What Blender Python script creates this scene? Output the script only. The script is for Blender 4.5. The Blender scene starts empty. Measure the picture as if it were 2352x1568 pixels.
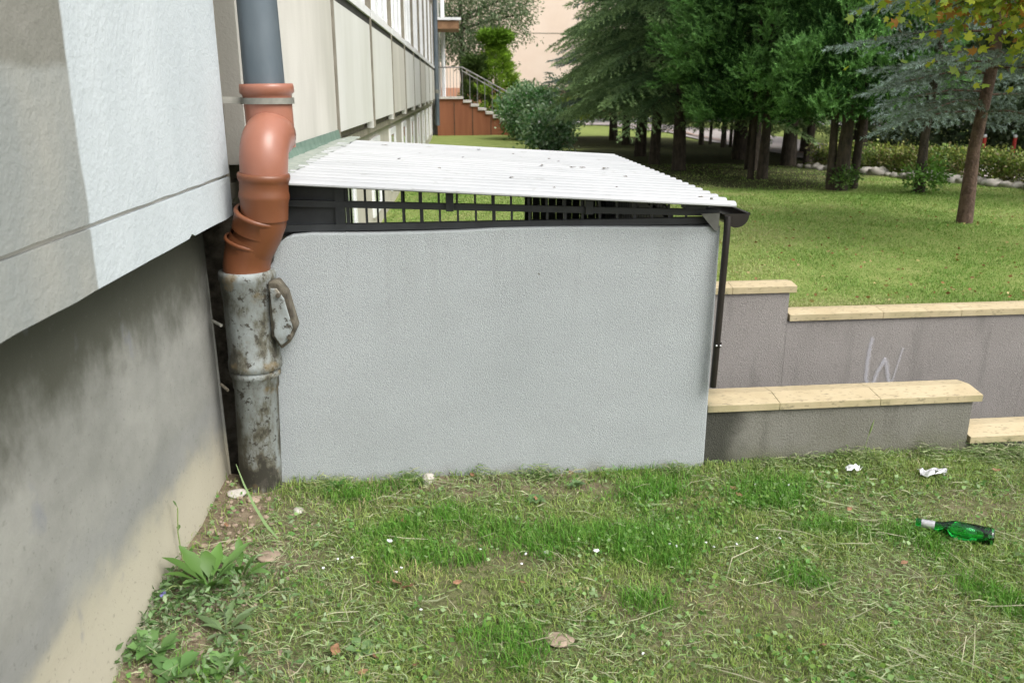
import bpy, math, random
import numpy as np
from mathutils import Vector, Matrix
R = math.radians
rng = np.random.default_rng(7)
random.seed(7)
C = bpy.context.scene.collection
scene = bpy.context.scene

# ------------------------------------------------------------------ camera, sky, sun, exposure
cam_d = bpy.data.cameras.new('camera')
cam = bpy.data.objects.new('camera', cam_d)
C.objects.link(cam)
cam.location = (0, 0, 1.5)
cam.rotation_euler = (R(90 - 16.6), 0, R(-3.3))
cam_d.sensor_width = 36
cam_d.lens = 36 * 1937 / 2352
cam_d.clip_start = 0.05
cam_d.clip_end = 500
cam_d.dof.use_dof = True
cam_d.dof.focus_distance = 3.5
cam_d.dof.aperture_fstop = 5.0
scene.camera = cam

SUN_EL, SUN_AZ = R(50), R(134)          # azimuth clockwise from +Y (view direction)
world = bpy.data.worlds.new('World')
scene.world = world
world.use_nodes = True
wn = world.node_tree
bg = wn.nodes['Background']
sky = wn.nodes.new('ShaderNodeTexSky')
sky.sky_type = 'NISHITA'
sky.sun_disc = False
sky.sun_elevation = SUN_EL
sky.sun_rotation = SUN_AZ
sky.air_density = 1.0
sky.dust_density = 4.0
sky.ozone_density = 1.0
hs = wn.nodes.new('ShaderNodeHueSaturation')
hs.inputs['Saturation'].default_value = 0.30
wn.links.new(sky.outputs[0], hs.inputs['Color'])
wn.links.new(hs.outputs[0], bg.inputs['Color'])
bg.inputs['Strength'].default_value = 0.15
sun_d = bpy.data.lights.new('sun', 'SUN')
sun_d.energy = 1.5
sun_d.angle = R(35)
sun_d.color = (1.0, 0.97, 0.92)
sun = bpy.data.objects.new('sun', sun_d)
C.objects.link(sun)
sdir = Vector((math.sin(SUN_AZ) * math.cos(SUN_EL), math.cos(SUN_AZ) * math.cos(SUN_EL), math.sin(SUN_EL)))
sun.rotation_euler = sdir.to_track_quat('Z', 'Y').to_euler()
sun.location = (4, -4, 12)
vs = scene.view_settings
vs.view_transform = 'Standard'
vs.look = 'None'
vs.exposure = 0.9
vs.gamma = 1
vs.use_curve_mapping = False
scene.render.engine = 'CYCLES'
scene.cycles.max_bounces = 8
scene.cycles.diffuse_bounces = 4
scene.cycles.transparent_max_bounces = 12
scene.cycles.use_denoising = True


# ------------------------------------------------------------------ helpers: materials
def newmat(name):
    m = bpy.data.materials.new(name)
    m.use_nodes = True
    nt = m.node_tree
    b = nt.nodes['Principled BSDF']
    return m, nt, b


def c4(c):
    return (c[0], c[1], c[2], 1)


def coords(nt, kind='Object'):
    tc = nt.nodes.new('ShaderNodeTexCoord')
    return tc.outputs[kind]


def noise(nt, vec, scale, detail=4, rough=.55, stretch=None):
    if stretch:
        mp = nt.nodes.new('ShaderNodeMapping')
        mp.inputs['Scale'].default_value = stretch
        nt.links.new(vec, mp.inputs['Vector'])
        vec = mp.outputs[0]
    n = nt.nodes.new('ShaderNodeTexNoise')
    n.inputs['Scale'].default_value = scale
    n.inputs['Detail'].default_value = detail
    n.inputs['Roughness'].default_value = rough
    nt.links.new(vec, n.inputs['Vector'])
    return n.outputs[0]


def ramp(nt, fac, stops):
    r = nt.nodes.new('ShaderNodeValToRGB')
    e = r.color_ramp.elements
    while len(e) < len(stops):
        e.new(.5)
    for i, (p, c) in enumerate(stops):
        e[i].position = p
        e[i].color = c4(c) if hasattr(c, '__len__') else (c, c, c, 1)
    nt.links.new(fac, r.inputs[0])
    return r.outputs[0]


def mixc(nt, fac, a, b, mode='MIX'):
    m = nt.nodes.new('ShaderNodeMix')
    m.data_type = 'RGBA'
    m.blend_type = mode
    for sock, v in ((m.inputs[0], fac), (m.inputs[6], a), (m.inputs[7], b)):
        if hasattr(v, 'default_value') or hasattr(v, 'is_output'):
            nt.links.new(v, sock)
        elif hasattr(v, '__len__'):
            sock.default_value = c4(v)
        else:
            sock.default_value = v
    return m.outputs[2]


def math_(nt, op, a, b=None, c=None):
    m = nt.nodes.new('ShaderNodeMath')
    m.operation = op
    for i, v in enumerate((a, b, c)):
        if v is None:
            continue
        if hasattr(v, 'is_output'):
            nt.links.new(v, m.inputs[i])
        else:
            m.inputs[i].default_value = v
    return m.outputs[0]


def sep(nt, vec):
    s = nt.nodes.new('ShaderNodeSeparateXYZ')
    nt.links.new(vec, s.inputs[0])
    return s.outputs


def bump(nt, b, h, strength, dist):
    n = nt.nodes.new('ShaderNodeBump')
    n.inputs['Strength'].default_value = strength
    n.inputs['Distance'].default_value = dist
    nt.links.new(h, n.inputs['Height'])
    nt.links.new(n.outputs[0], b.inputs['Normal'])


def simple(name, c1, c2, scale=8, rough=.7, bs=60, bstr=.3, bd=.004, metal=0, spec=.5, detail=5, stretch=None, lo=.35, hi=.65):
    m, nt, b = newmat(name)
    v = coords(nt)
    col = ramp(nt, noise(nt, v, scale, detail, stretch=stretch), [(lo, c1), (hi, c2)])
    nt.links.new(col, b.inputs['Base Color'])
    b.inputs['Roughness'].default_value = rough
    b.inputs['Metallic'].default_value = metal
    b.inputs['Specular IOR Level'].default_value = spec
    if bstr:
        bump(nt, b, noise(nt, v, bs, 3), bstr, bd)
    return m


def smoothstep(nt, x, a, b_):
    mr = nt.nodes.new('ShaderNodeMapRange')
    mr.interpolation_type = 'SMOOTHSTEP'
    nt.links.new(x, mr.inputs[0])
    mr.inputs[1].default_value = a
    mr.inputs[2].default_value = b_
    return mr.outputs[0]


M = {}


def wpos(nt):
    g = nt.nodes.new('ShaderNodeNewGeometry')
    return g.outputs['Position']


# grey-white stucco of the shelter wall
def mk_stucco():
    m, nt, b = newmat('white_stucco')
    v = wpos(nt)
    x, y, z = sep(nt, v)
    big = noise(nt, v, 1.3, 3)
    col = ramp(nt, big, [(.3, (.330, .358, .366)), (.7, (.385, .414, .424))])
    dirt = noise(nt, v, 9, 4, stretch=(1, 1, .3))
    edge = math_(nt, 'ADD', math_(nt, 'MULTIPLY', z, 4.5), math_(nt, 'MULTIPLY', dirt, -.8))
    low = smoothstep(nt, edge, -.15, -.55)
    col = mixc(nt, math_(nt, 'MULTIPLY', low, .55), col, (.20, .195, .15))
    drip = noise(nt, v, 11, 4, .6, stretch=(1, 1, .07))
    dm = math_(nt, 'MULTIPLY', smoothstep(nt, drip, .50, .72), smoothstep(nt, z, .45, 1.0))
    col = mixc(nt, math_(nt, 'MULTIPLY', dm, .22), col, (.22, .23, .215))
    trow = noise(nt, v, 5, 3, .5, stretch=(.6, 1, 1.5))
    col = mixc(nt, math_(nt, 'MULTIPLY', smoothstep(nt, trow, .45, .7), .16), col, (.27, .29, .29))
    g = noise(nt, v, 300, 3, .6)
    col = mixc(nt, math_(nt, 'MULTIPLY', smoothstep(nt, g, .58, .38), .45), col, (.20,.215,.218))
    pit = ramp(nt, noise(nt, v, 33, 1), [(.835, 0), (.86, 1)])
    col = mixc(nt, pit, col, (.12, .12, .1))
    nt.links.new(col, b.inputs['Base Color'])
    b.inputs['Roughness'].default_value = .92
    vo = nt.nodes.new('ShaderNodeTexVoronoi')
    vo.inputs['Scale'].default_value = 230
    nt.links.new(v, vo.inputs['Vector'])
    h = math_(nt, 'ADD', g, math_(nt, 'MULTIPLY', vo.outputs[0], -.7))
    bump(nt, b, h, .6, .0042)
    return m


def mk_upper():
    m, nt, b = newmat('painted_facade')
    v = wpos(nt)
    x, y, z = sep(nt, v)
    wob = noise(nt, v, 5, 3)
    yy = math_(nt, 'ADD', y, math_(nt, 'MULTIPLY', math_(nt, 'SUBTRACT', wob, .5), .03))
    fresh = smoothstep(nt, yy, 1.915, 1.93)
    n1 = noise(nt, v, 3, 4, stretch=(1, 1, .5))
    light = ramp(nt, n1, [(.3, (.415, .458, .478)), (.7, (.49, .532, .552))])
    old = ramp(nt, n1, [(.35, (.235, .25, .24)), (.65, (.315, .31, .275))])
    dark = ramp(nt, noise(nt, v, 6, 4), [(.3, (.165, .165, .14)), (.7, (.21, .205, .18))])
    zz = math_(nt, 'ADD', z, math_(nt, 'MULTIPLY', math_(nt, 'SUBTRACT', wob, .5), .05))
    up = smoothstep(nt, zz, 1.53, 1.56)
    oldc = mixc(nt, up, old, dark)
    col = mixc(nt, fresh, oldc, light)
    nt.links.new(col, b.inputs['Base Color'])
    b.inputs['Roughness'].default_value = .85
    h = math_(nt, 'ADD', noise(nt, v, 45, 3), math_(nt, 'MULTIPLY', noise(nt, v, 150, 2), .5))
    bump(nt, b, h, .45, .0055)
    return m


def mk_plinth():
    m, nt, b = newmat('stained_concrete')
    v = wpos(nt)
    x, y, z = sep(nt, v)
    n1 = noise(nt, v, 3.2, 8, .68, stretch=(1, .7, 1))
    col = ramp(nt, n1, [(.3, (.175, .178, .16)), (.52, (.235, .235, .215)), (.72, (.295, .295, .265))])
    n2 = noise(nt, v, 1.4, 4, .6, stretch=(1, 1, 1.6))
    n2b = noise(nt, v, 9, 7, .7)
    zz = math_(nt, 'ADD', math_(nt, 'ADD', z, math_(nt, 'MULTIPLY', n2, -.45)), math_(nt, 'MULTIPLY', n2b, -.12))
    sand = smoothstep(nt, zz, .04, -.10)
    col = mixc(nt, math_(nt, 'MULTIPLY', sand, .85), col, (.38, .35, .265))
    band = math_(nt, 'MULTIPLY', smoothstep(nt, zz, -.02, .07), smoothstep(nt, zz, .19, .09))
    col = mixc(nt, math_(nt, 'MULTIPLY', band, .28), col, (.2, .205, .21))
    nt2 = noise(nt, v, 4.2, 9, .68, stretch=(1, 1, .75))
    grime_shade = smoothstep(nt, math_(nt, 'ADD', z, math_(nt, 'MULTIPLY', nt2, .50)), .92, 1.16)  # dirt and overhang shade painted together along the wall top
    col = mixc(nt, math_(nt, 'MULTIPLY', grime_shade, .9), col, (.045, .046, .03))
    pores = ramp(nt, noise(nt, v, 70, 3, .6), [(.62, 0), (.70, 1)])
    col = mixc(nt, math_(nt, 'MULTIPLY', pores, .4), col, (.11, .11, .095))
    blot = ramp(nt, noise(nt, v, 5.5, 4, .6, stretch=(1, 1, .6)), [(.66, 0), (.73, 1)])
    col = mixc(nt, math_(nt, 'MULTIPLY', blot, .45), col, (.16, .17, .2))
    nt.links.new(col, b.inputs['Base Color'])
    b.inputs['Roughness'].default_value = .9
    bump(nt, b, math_(nt, 'ADD', noise(nt, v, 9, 3), math_(nt, 'MULTIPLY', noise(nt, v, 160, 3), .35)), .35, .008)
    return m


def mk_retaining(name, base, base2, dark_end):
    m, nt, b = newmat(name)
    v = wpos(nt)
    x, y, z = sep(nt, v)
    col = ramp(nt, noise(nt, v, 2.5, 4), [(.3, base), (.7, base2)])
    st = noise(nt, v, 9, 4, .6, stretch=(1, 1, .18))
    col = mixc(nt, math_(nt, 'MULTIPLY', smoothstep(nt, st, .52, .72), .45), col, tuple(k * .6 for k in base))
    moss = smoothstep(nt, math_(nt, 'ADD', z, math_(nt, 'MULTIPLY', noise(nt, v, 7, 4), -.25 if dark_end else -.1)), *((.0, -.14) if dark_end else (-.3, -.6)))
    col = mixc(nt, math_(nt, 'MULTIPLY', moss, .6), col, (.11, .115, .06))
    if dark_end:
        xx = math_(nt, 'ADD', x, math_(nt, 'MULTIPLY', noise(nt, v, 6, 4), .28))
        w = smoothstep(nt, xx, 1.34, 1.20)  # darker towards the left end, with a ragged edge
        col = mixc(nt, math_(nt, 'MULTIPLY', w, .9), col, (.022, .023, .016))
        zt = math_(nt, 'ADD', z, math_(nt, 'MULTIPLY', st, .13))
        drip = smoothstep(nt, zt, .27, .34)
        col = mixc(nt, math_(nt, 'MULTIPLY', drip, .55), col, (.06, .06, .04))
    g = noise(nt, v, 170, 3, .6)
    col = mixc(nt, math_(nt, 'MULTIPLY', smoothstep(nt, g, .56, .38), .4), col, tuple(k * .55 for k in base))
    nt.links.new(col, b.inputs['Base Color'])
    b.inputs['Roughness'].default_value = .93
    bump(nt, b, g, .8, .006)
    return m


def mk_coping(dirty=False):
    m, nt, b = newmat('sandstone_coping_stained' if dirty else 'sandstone_coping')
    v = wpos(nt)
    x, y, z = sep(nt, v)
    col = ramp(nt, noise(nt, v, 5, 4), [(.3, (.44, .355, .215)), (.7, (.53, .44, .285))])
    sp = noise(nt, v, 55, 3, .6, stretch=(.5, 1.6, 1))
    col = mixc(nt, math_(nt, 'MULTIPLY', ramp(nt, sp, [(.58, 0), (.66, 1)]), .75), col, (.15, .13, .08))
    g = noise(nt, v, 240, 2)
    col = mixc(nt, math_(nt, 'MULTIPLY', g, .35), col, (.28, .24, .16))
    gm = nt.nodes.new('ShaderNodeNewGeometry')
    nz = sep(nt, gm.outputs['Normal'])[2]
    side = smoothstep(nt, nz, .8, .3)
    algae = math_(nt, 'MULTIPLY', side, ramp(nt, noise(nt, v, 8, 4), [(.35, .15), (.65, .6)]))
    col = mixc(nt, algae, col, (.26, .24, .12))
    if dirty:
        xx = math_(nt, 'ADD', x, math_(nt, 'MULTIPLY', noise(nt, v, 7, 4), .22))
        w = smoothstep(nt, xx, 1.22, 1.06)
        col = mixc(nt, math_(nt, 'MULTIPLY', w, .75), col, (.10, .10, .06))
    nt.links.new(col, b.inputs['Base Color'])
    b.inputs['Roughness'].default_value = .85
    bump(nt, b, g, .35, .003)
    return m


def mk_roof():
    m, nt, b = newmat('white_roof_sheet')
    v = wpos(nt)
    col = ramp(nt, noise(nt, v, 1.6, 5, stretch=(1, 3, 1)), [(.3, (.34, .35, .36)), (.62, (.41, .42, .43))])
    d = ramp(nt, noise(nt, v, 26, 3, .6, stretch=(.6, 1, 1)), [(.62, 0), (.74, 1)])
    col = mixc(nt, math_(nt, 'MULTIPLY', d, .4), col, (.16, .155, .13))
    nt.links.new(col, b.inputs['Base Color'])
    b.inputs['Roughness'].default_value = .5
    b.inputs['Metallic'].default_value = 0.0
    b.inputs['Specular IOR Level'].default_value = .6
    return m


def mk_greypipe():
    m, nt, b = newmat('peeling_grey_pipe')
    v = wpos(nt)
    x, y, z = sep(nt, v)
    n1 = noise(nt, v, 12, 6, .68, stretch=(1, 1, .55))
    zb = math_(nt, 'MULTIPLY', z, .16)
    st = math_(nt, 'ADD', n1, zb)
    col = ramp(nt, st, [(.44, (.03, .028, .02)), (.52, (.10, .095, .07)), (.60, (.20, .215, .205)), (.74, (.27, .30, .30))])
    col = mixc(nt, ramp(nt, noise(nt, v, 30, 4, .7), [(.56, 0), (.62, 1)]), col, (.05, .045, .035))
    col = mixc(nt, math_(nt, 'MULTIPLY', smoothstep(nt, math_(nt, 'ADD', x, math_(nt, 'MULTIPLY', n1, .06)), -.77, -.84), .8), col, (.02, .02, .014))  # left flank painted darker, as shade on the side towards the wall
    col = mixc(nt, math_(nt, 'MULTIPLY', ramp(nt, noise(nt, v, 9, 3), [(.62, 0), (.7, 1)]), .6), col, (.17, .12, .05))
    nt.links.new(col, b.inputs['Base Color'])
    b.inputs['Roughness'].default_value = .75
    bump(nt, b, n1, .5, .008)
    return m


def mk_leaf(name, rough=.55, trans=.28, spec=.35):
    """foliage whose own colour comes from the per-leaf tint attribute"""
    m, nt, b = newmat(name)
    a = nt.nodes.new('ShaderNodeAttribute')
    a.attribute_name = 'tint'
    nt.links.new(a.outputs['Color'], b.inputs['Base Color'])
    b.inputs['Roughness'].default_value = rough
    b.inputs['Specular IOR Level'].default_value = spec
    tr = nt.nodes.new('ShaderNodeBsdfTranslucent')
    nt.links.new(mixc(nt, 1.0, a.outputs['Color'], (1.0, 1.15, .6), 'MULTIPLY'), tr.inputs['Color'])
    mx = nt.nodes.new('ShaderNodeMixShader')
    mx.inputs[0].default_value = trans
    out = nt.nodes['Material Output']
    nt.links.new(b.outputs[0], mx.inputs[1])
    nt.links.new(tr.outputs[0], mx.inputs[2])
    nt.links.new(mx.outputs[0], out.inputs['Surface'])
    return m


def mk_ground():
    m, nt, b = newmat('soil_and_turf')
    v = wpos(nt)
    soil = ramp(nt, noise(nt, v, 14, 6, .7), [(.3, (.10, .08, .05)), (.6, (.22, .175, .12)), (.8, (.32, .265, .19))])
    turf = ramp(nt, noise(nt, v, 30, 5, .7), [(.3, (.07, .085, .03)), (.7, (.18, .175, .09))])
    a = nt.nodes.new('ShaderNodeAttribute')
    a.attribute_name = 'cover'
    s = sep(nt, a.outputs['Vector'])
    f = smoothstep(nt, math_(nt, 'ADD', s[0], math_(nt, 'MULTIPLY', math_(nt, 'SUBTRACT', noise(nt, v, 22, 4), .5), .6)), .35, .65)
    col = mixc(nt, f, soil, turf)
    # far lawn, where single blades are too small
    farc = ramp(nt, noise(nt, v, 3, 6, .7), [(.32, (.20, .26, .07)), (.55, (.27, .32, .10)), (.75, (.36, .36, .15))])
    farc = mixc(nt, math_(nt, 'MULTIPLY', noise(nt, v, 60, 3, .7), .4), farc, (.09, .13, .03))
    col = mixc(nt, s[1], col, farc)
    litter_shade = ramp(nt, noise(nt, v, 9, 5, .7), [(.3, (.035, .035, .018)), (.7, (.085, .095, .035))])  # litter colour, darkened to carry the shade under the trees too
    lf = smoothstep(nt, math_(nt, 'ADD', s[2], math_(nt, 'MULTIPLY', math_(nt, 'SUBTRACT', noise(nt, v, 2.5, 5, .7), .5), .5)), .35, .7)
    col = mixc(nt, lf, col, litter_shade)
    nt.links.new(col, b.inputs['Base Color'])
    b.inputs['Roughness'].default_value = .95
    b.inputs['Specular IOR Level'].default_value = .15
    bump(nt, b, math_(nt, 'ADD', noise(nt, v, 25, 5, .7), math_(nt, 'MULTIPLY', noise(nt, v, 120, 3, .7), .4)), .8, .02)
    return m


M['stucco'] = mk_stucco()
M['upper'] = mk_upper()
M['plinth'] = mk_plinth()
M['wall_far'] = mk_retaining('mauve_render', (.222, .206, .192), (.262, .245, .230), False)
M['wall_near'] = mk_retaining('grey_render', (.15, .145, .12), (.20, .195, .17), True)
M['coping'] = mk_coping()
M['coping_d'] = mk_coping(True)
M['roof'] = mk_roof()
M['greypipe'] = mk_greypipe()
M['ground'] = mk_ground()
M['grass'] = mk_leaf('grass_blades', .6, .25, .25)
M['needles'] = mk_leaf('conifer_needles', .65, .12, .2)
M['leaves'] = mk_leaf('broad_leaves', .5, .3, .3)
M['weed'] = mk_leaf('weed_leaves', .5, .25, .35)
M['petal'] = simple('petals', (.75, .74, .78), (.85, .83, .86), bstr=0)
M['purple'] = simple('chicory_petals', (.33, .3, .68), (.42, .38, .75), bstr=0)
M['rustdark'] = simple('rusty_dark_iron', (.035, .028, .018), (.13, .115, .085), 22, .85, 60, .6, .006)
M['hatchp'] = simple('chipped_pale_paint', (.035, .035, .03), (.24, .25, .24), 16, .8, 60, .4, .004, lo=.42, hi=.52, stretch=(1, 1, .5))
M['stem'] = simple('plant_stem', (.14, .2, .06), (.2, .26, .09), 20, bstr=0)
M['zinc'] = simple('aged_zinc', (0.085, 0.11, 0.13), (0.135, 0.16, 0.18), 5, .5, 30, .15, .003, .35, stretch=(1, 1, .4))
M['orange'] = simple('orange_plastic_pipe', (.25, .100, .064), (.30, .125, .082), 6, .36, 60, .05, .002)
M['orange_shade'] = simple('shaded_orange_pipe', (.135, .046, .019), (.175, .062, .026), 6, .42, 60, .05, .002)  # lower bends: overhang shade put into a darker copy of the orange
M['clampm'] = simple('galvanised_clamp', (0.2, 0.2, 0.175), (0.29, 0.285, 0.25), 20, .55, bstr=.1, metal=.5)
M['steel'] = simple('dark_painted_steel', (0.014, 0.016, 0.018), (0.025, 0.028, 0.030), 12, .5, 90, .1, .001)
M['brownpvc'] = simple('dark_brown_gutter', (0.011, 0.008, 0.008), (0.018, 0.015, 0.013), 12, .32, bstr=0)
M['bracket'] = simple('grey_bracket', (.12, .12, .11), (.2, .2, .18), 20, .5, bstr=0, metal=.4)
M['greenflash'] = simple('green_flashing', (0.084, 0.143, 0.109), (0.134, 0.193, 0.155), 14, .7, 60, .3, .003)
M['mastic'] = simple('grey_green_mastic', (0.218, 0.252, 0.218), (0.302, 0.328, 0.286), 25, .85, 40, .6, .008)
M['panel'] = simple('cream_facade_panel', (0.420, 0.407, 0.361), (0.521, 0.504, 0.454), 2.2, .88, 90, .35, .004, stretch=(1, 1, .35))
M['panelw'] = simple('pale_facade_panel', (0.521, 0.521, 0.487), (0.588, 0.588, 0.563), 2.2, .88, 90, .35, .004, stretch=(1, 1, .35))
M['rib'] = simple('concrete_rib', (.19, .172, .135), (.26, .238, .19), 6, .9, 60, .4, .005)
M['lowerwall'] = simple('cream_lower_wall', (0.370, 0.353, 0.302), (0.462, 0.437, 0.378), 3, .9, 60, .3, .005)
M['dark'] = simple('gap_shade', (.02, .02, .018), (.035, .033, .03), 5, .9, bstr=0)  # near-black colour standing in for shade in gaps
M['whiteframe'] = simple('white_window_frame', (.72, .73, .75), (.8, .81, .82), 5, .4, bstr=0)
M['blind'] = simple('cream_blind', (.55, .52, .42), (.66, .63, .54), 3, .6, bstr=0)
M['stairred'] = simple('brick_red_stair_wall', (0.210, 0.074, 0.034), (0.260, 0.097, 0.046), 2.5, .85, 60, .3, .004, stretch=(2.2, 1, .25))
M['step'] = simple('pale_concrete_step', (.46, .43, .39), (.62, .58, .54), 9, .9, 60, .4, .006)
M['rail'] = simple('grey_steel_rail', (.17, .17, .16), (.26, .25, .24), 8, .5, bstr=0, metal=.3)
M['wood'] = simple('brown_soffit_boards', (.19, .10, .05), (.28, .16, .085), 8, .8, bstr=.2, stretch=(1, 8, 1))
M['peach'] = simple('peach_facade', (0.638, 0.512, 0.412), (0.672, 0.554, 0.454), .8, .9, 30, .2, .005)
M['peachj'] = simple('peach_facade_salmon_base', (0.420, 0.210, 0.130), (0.470, 0.244, 0.151), .8, .9, 30, .2, .005)
M['bark'] = simple('dark_bark', (0.029, 0.024, 0.017), (0.071, 0.055, 0.039), 25, .95, 40, .9, .02, stretch=(1, 1, .3))
M['barkred'] = simple('reddish_brown_bark', (0.063, 0.038, 0.027), (0.130, 0.084, 0.060), 28, .95, 45, .9, .015, stretch=(1, 1, .5))
M['path'] = simple('pale_pink_paving', (0.353, 0.311, 0.294), (0.437, 0.395, 0.378), 3, .9, 30, .2, .005)
M['kerb'] = simple('reddish_kerb', (.30, .19, .15), (.38, .26, .21), 6, .9, 30, .3, .005)
M['asphalt'] = simple('light_worn_asphalt', (0.227, 0.227, 0.223), (0.302, 0.298, 0.294), 4, .9, 60, .3, .004)
M['stone'] = simple('pale_stone', (.34, .31, .27), (.52, .49, .45), 9, .9, 30, .6, .01)
M['brownstone'] = simple('earthy_stone', (.22, .165, .12), (.34, .265, .2), 18, .95, 50, .6, .008)
M['deadleaf'] = simple('dead_leaf', (0.143, 0.071, 0.034), (0.302, 0.160, 0.084), 40, .7, bstr=.3)
M['white'] = simple('white_scrap', (.72, .73, .76), (.85, .86, .88), 30, .5, bstr=.3)
M['foil'] = simple('crumpled_foil', (.5, .5, .52), (.72, .72, .74), 40, .35, 60, .5, .004, metal=.55)
M['debris'] = simple('dark_leaf_debris', (.06, .05, .03), (.14, .11, .07), 30, .9, bstr=0)
M['redpost'] = simple('red_paint', (.45, .03, .025), (.52, .04, .03), 8, .5, bstr=0)
M['carblue'] = simple('blue_car_paint', (.04, .09, .34), (.05, .11, .38), 3, .25, bstr=0)
M['carglass'] = simple('car_window_glass', (.03, .035, .04), (.04, .045, .05), 3, .08, bstr=0)
M['tyre'] = simple('black_rubber', (.02, .02, .02), (.03, .03, .03), 20, .8, bstr=0)


def mk_glass(name, col, rough=0.02):
    m, nt, b = newmat(name)
    b.inputs['Base Color'].default_value = c4(col)
    b.inputs['Roughness'].default_value = rough
    b.inputs['Transmission Weight'].default_value = 1
    b.inputs['IOR'].default_value = 1.5
    return m


M['bottle'] = mk_glass('green_bottle_glass', (.16, .80, .30))
m, nt, b = newmat('window_glass')
b.inputs['Base Color'].default_value = (.34, .36, .36, 1)
b.inputs['Roughness'].default_value = .06
b.inputs['Specular IOR Level'].default_value = .9
M['pane'] = m


def mk_spray():
    m, nt, b = newmat('faded_white_spray')
    a = nt.nodes.new('ShaderNodeAttribute')
    a.attribute_name = 'cover'
    s = sep(nt, a.outputs['Vector'])
    n = noise(nt, wpos(nt), 60, 3, .6)
    al = math_(nt, 'MULTIPLY', smoothstep(nt, math_(nt, 'ADD', s[0], math_(nt, 'MULTIPLY', math_(nt, 'SUBTRACT', n, .5), .7)), .05, .85), .48)
    b.inputs['Base Color'].default_value = (.52, .52, .56, 1)
    b.inputs['Roughness'].default_value = .9
    nt.links.new(al, b.inputs['Alpha'])
    bump(nt, b, noise(nt, wpos(nt), 170, 3), .6, .005)
    return m


M['spray'] = mk_spray()


# ------------------------------------------------------------------ helpers: objects
def wloc(o):
    p = Vector((0, 0, 0))
    while o is not None:
        p += o.location
        o = o.parent
    return p


def props(o, label=None, cat=None, group=None, kind=None):
    for k, v in (('label', label), ('category', cat), ('group', group), ('kind', kind)):
        if v:
            o[k] = v
    return o


def thing(name, label, cat, loc=(0, 0, 0), group=None):
    o = bpy.data.objects.new(name, None)
    o.empty_display_size = .1
    o.location = loc
    C.objects.link(o)
    return props(o, label, cat, group)


def link(name, me, mat, parent=None):
    o = bpy.data.objects.new(name, me)
    if mat is not None and not me.materials:
        me.materials.append(mat)
    C.objects.link(o)
    if parent is not None:
        o.parent = parent
    return o


def copy_tree(o, parent=None):
    c = o.copy()
    C.objects.link(c)
    c.parent = parent
    for ch in [k for k in o.children]:
        copy_tree(ch, c)
    return c


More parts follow.
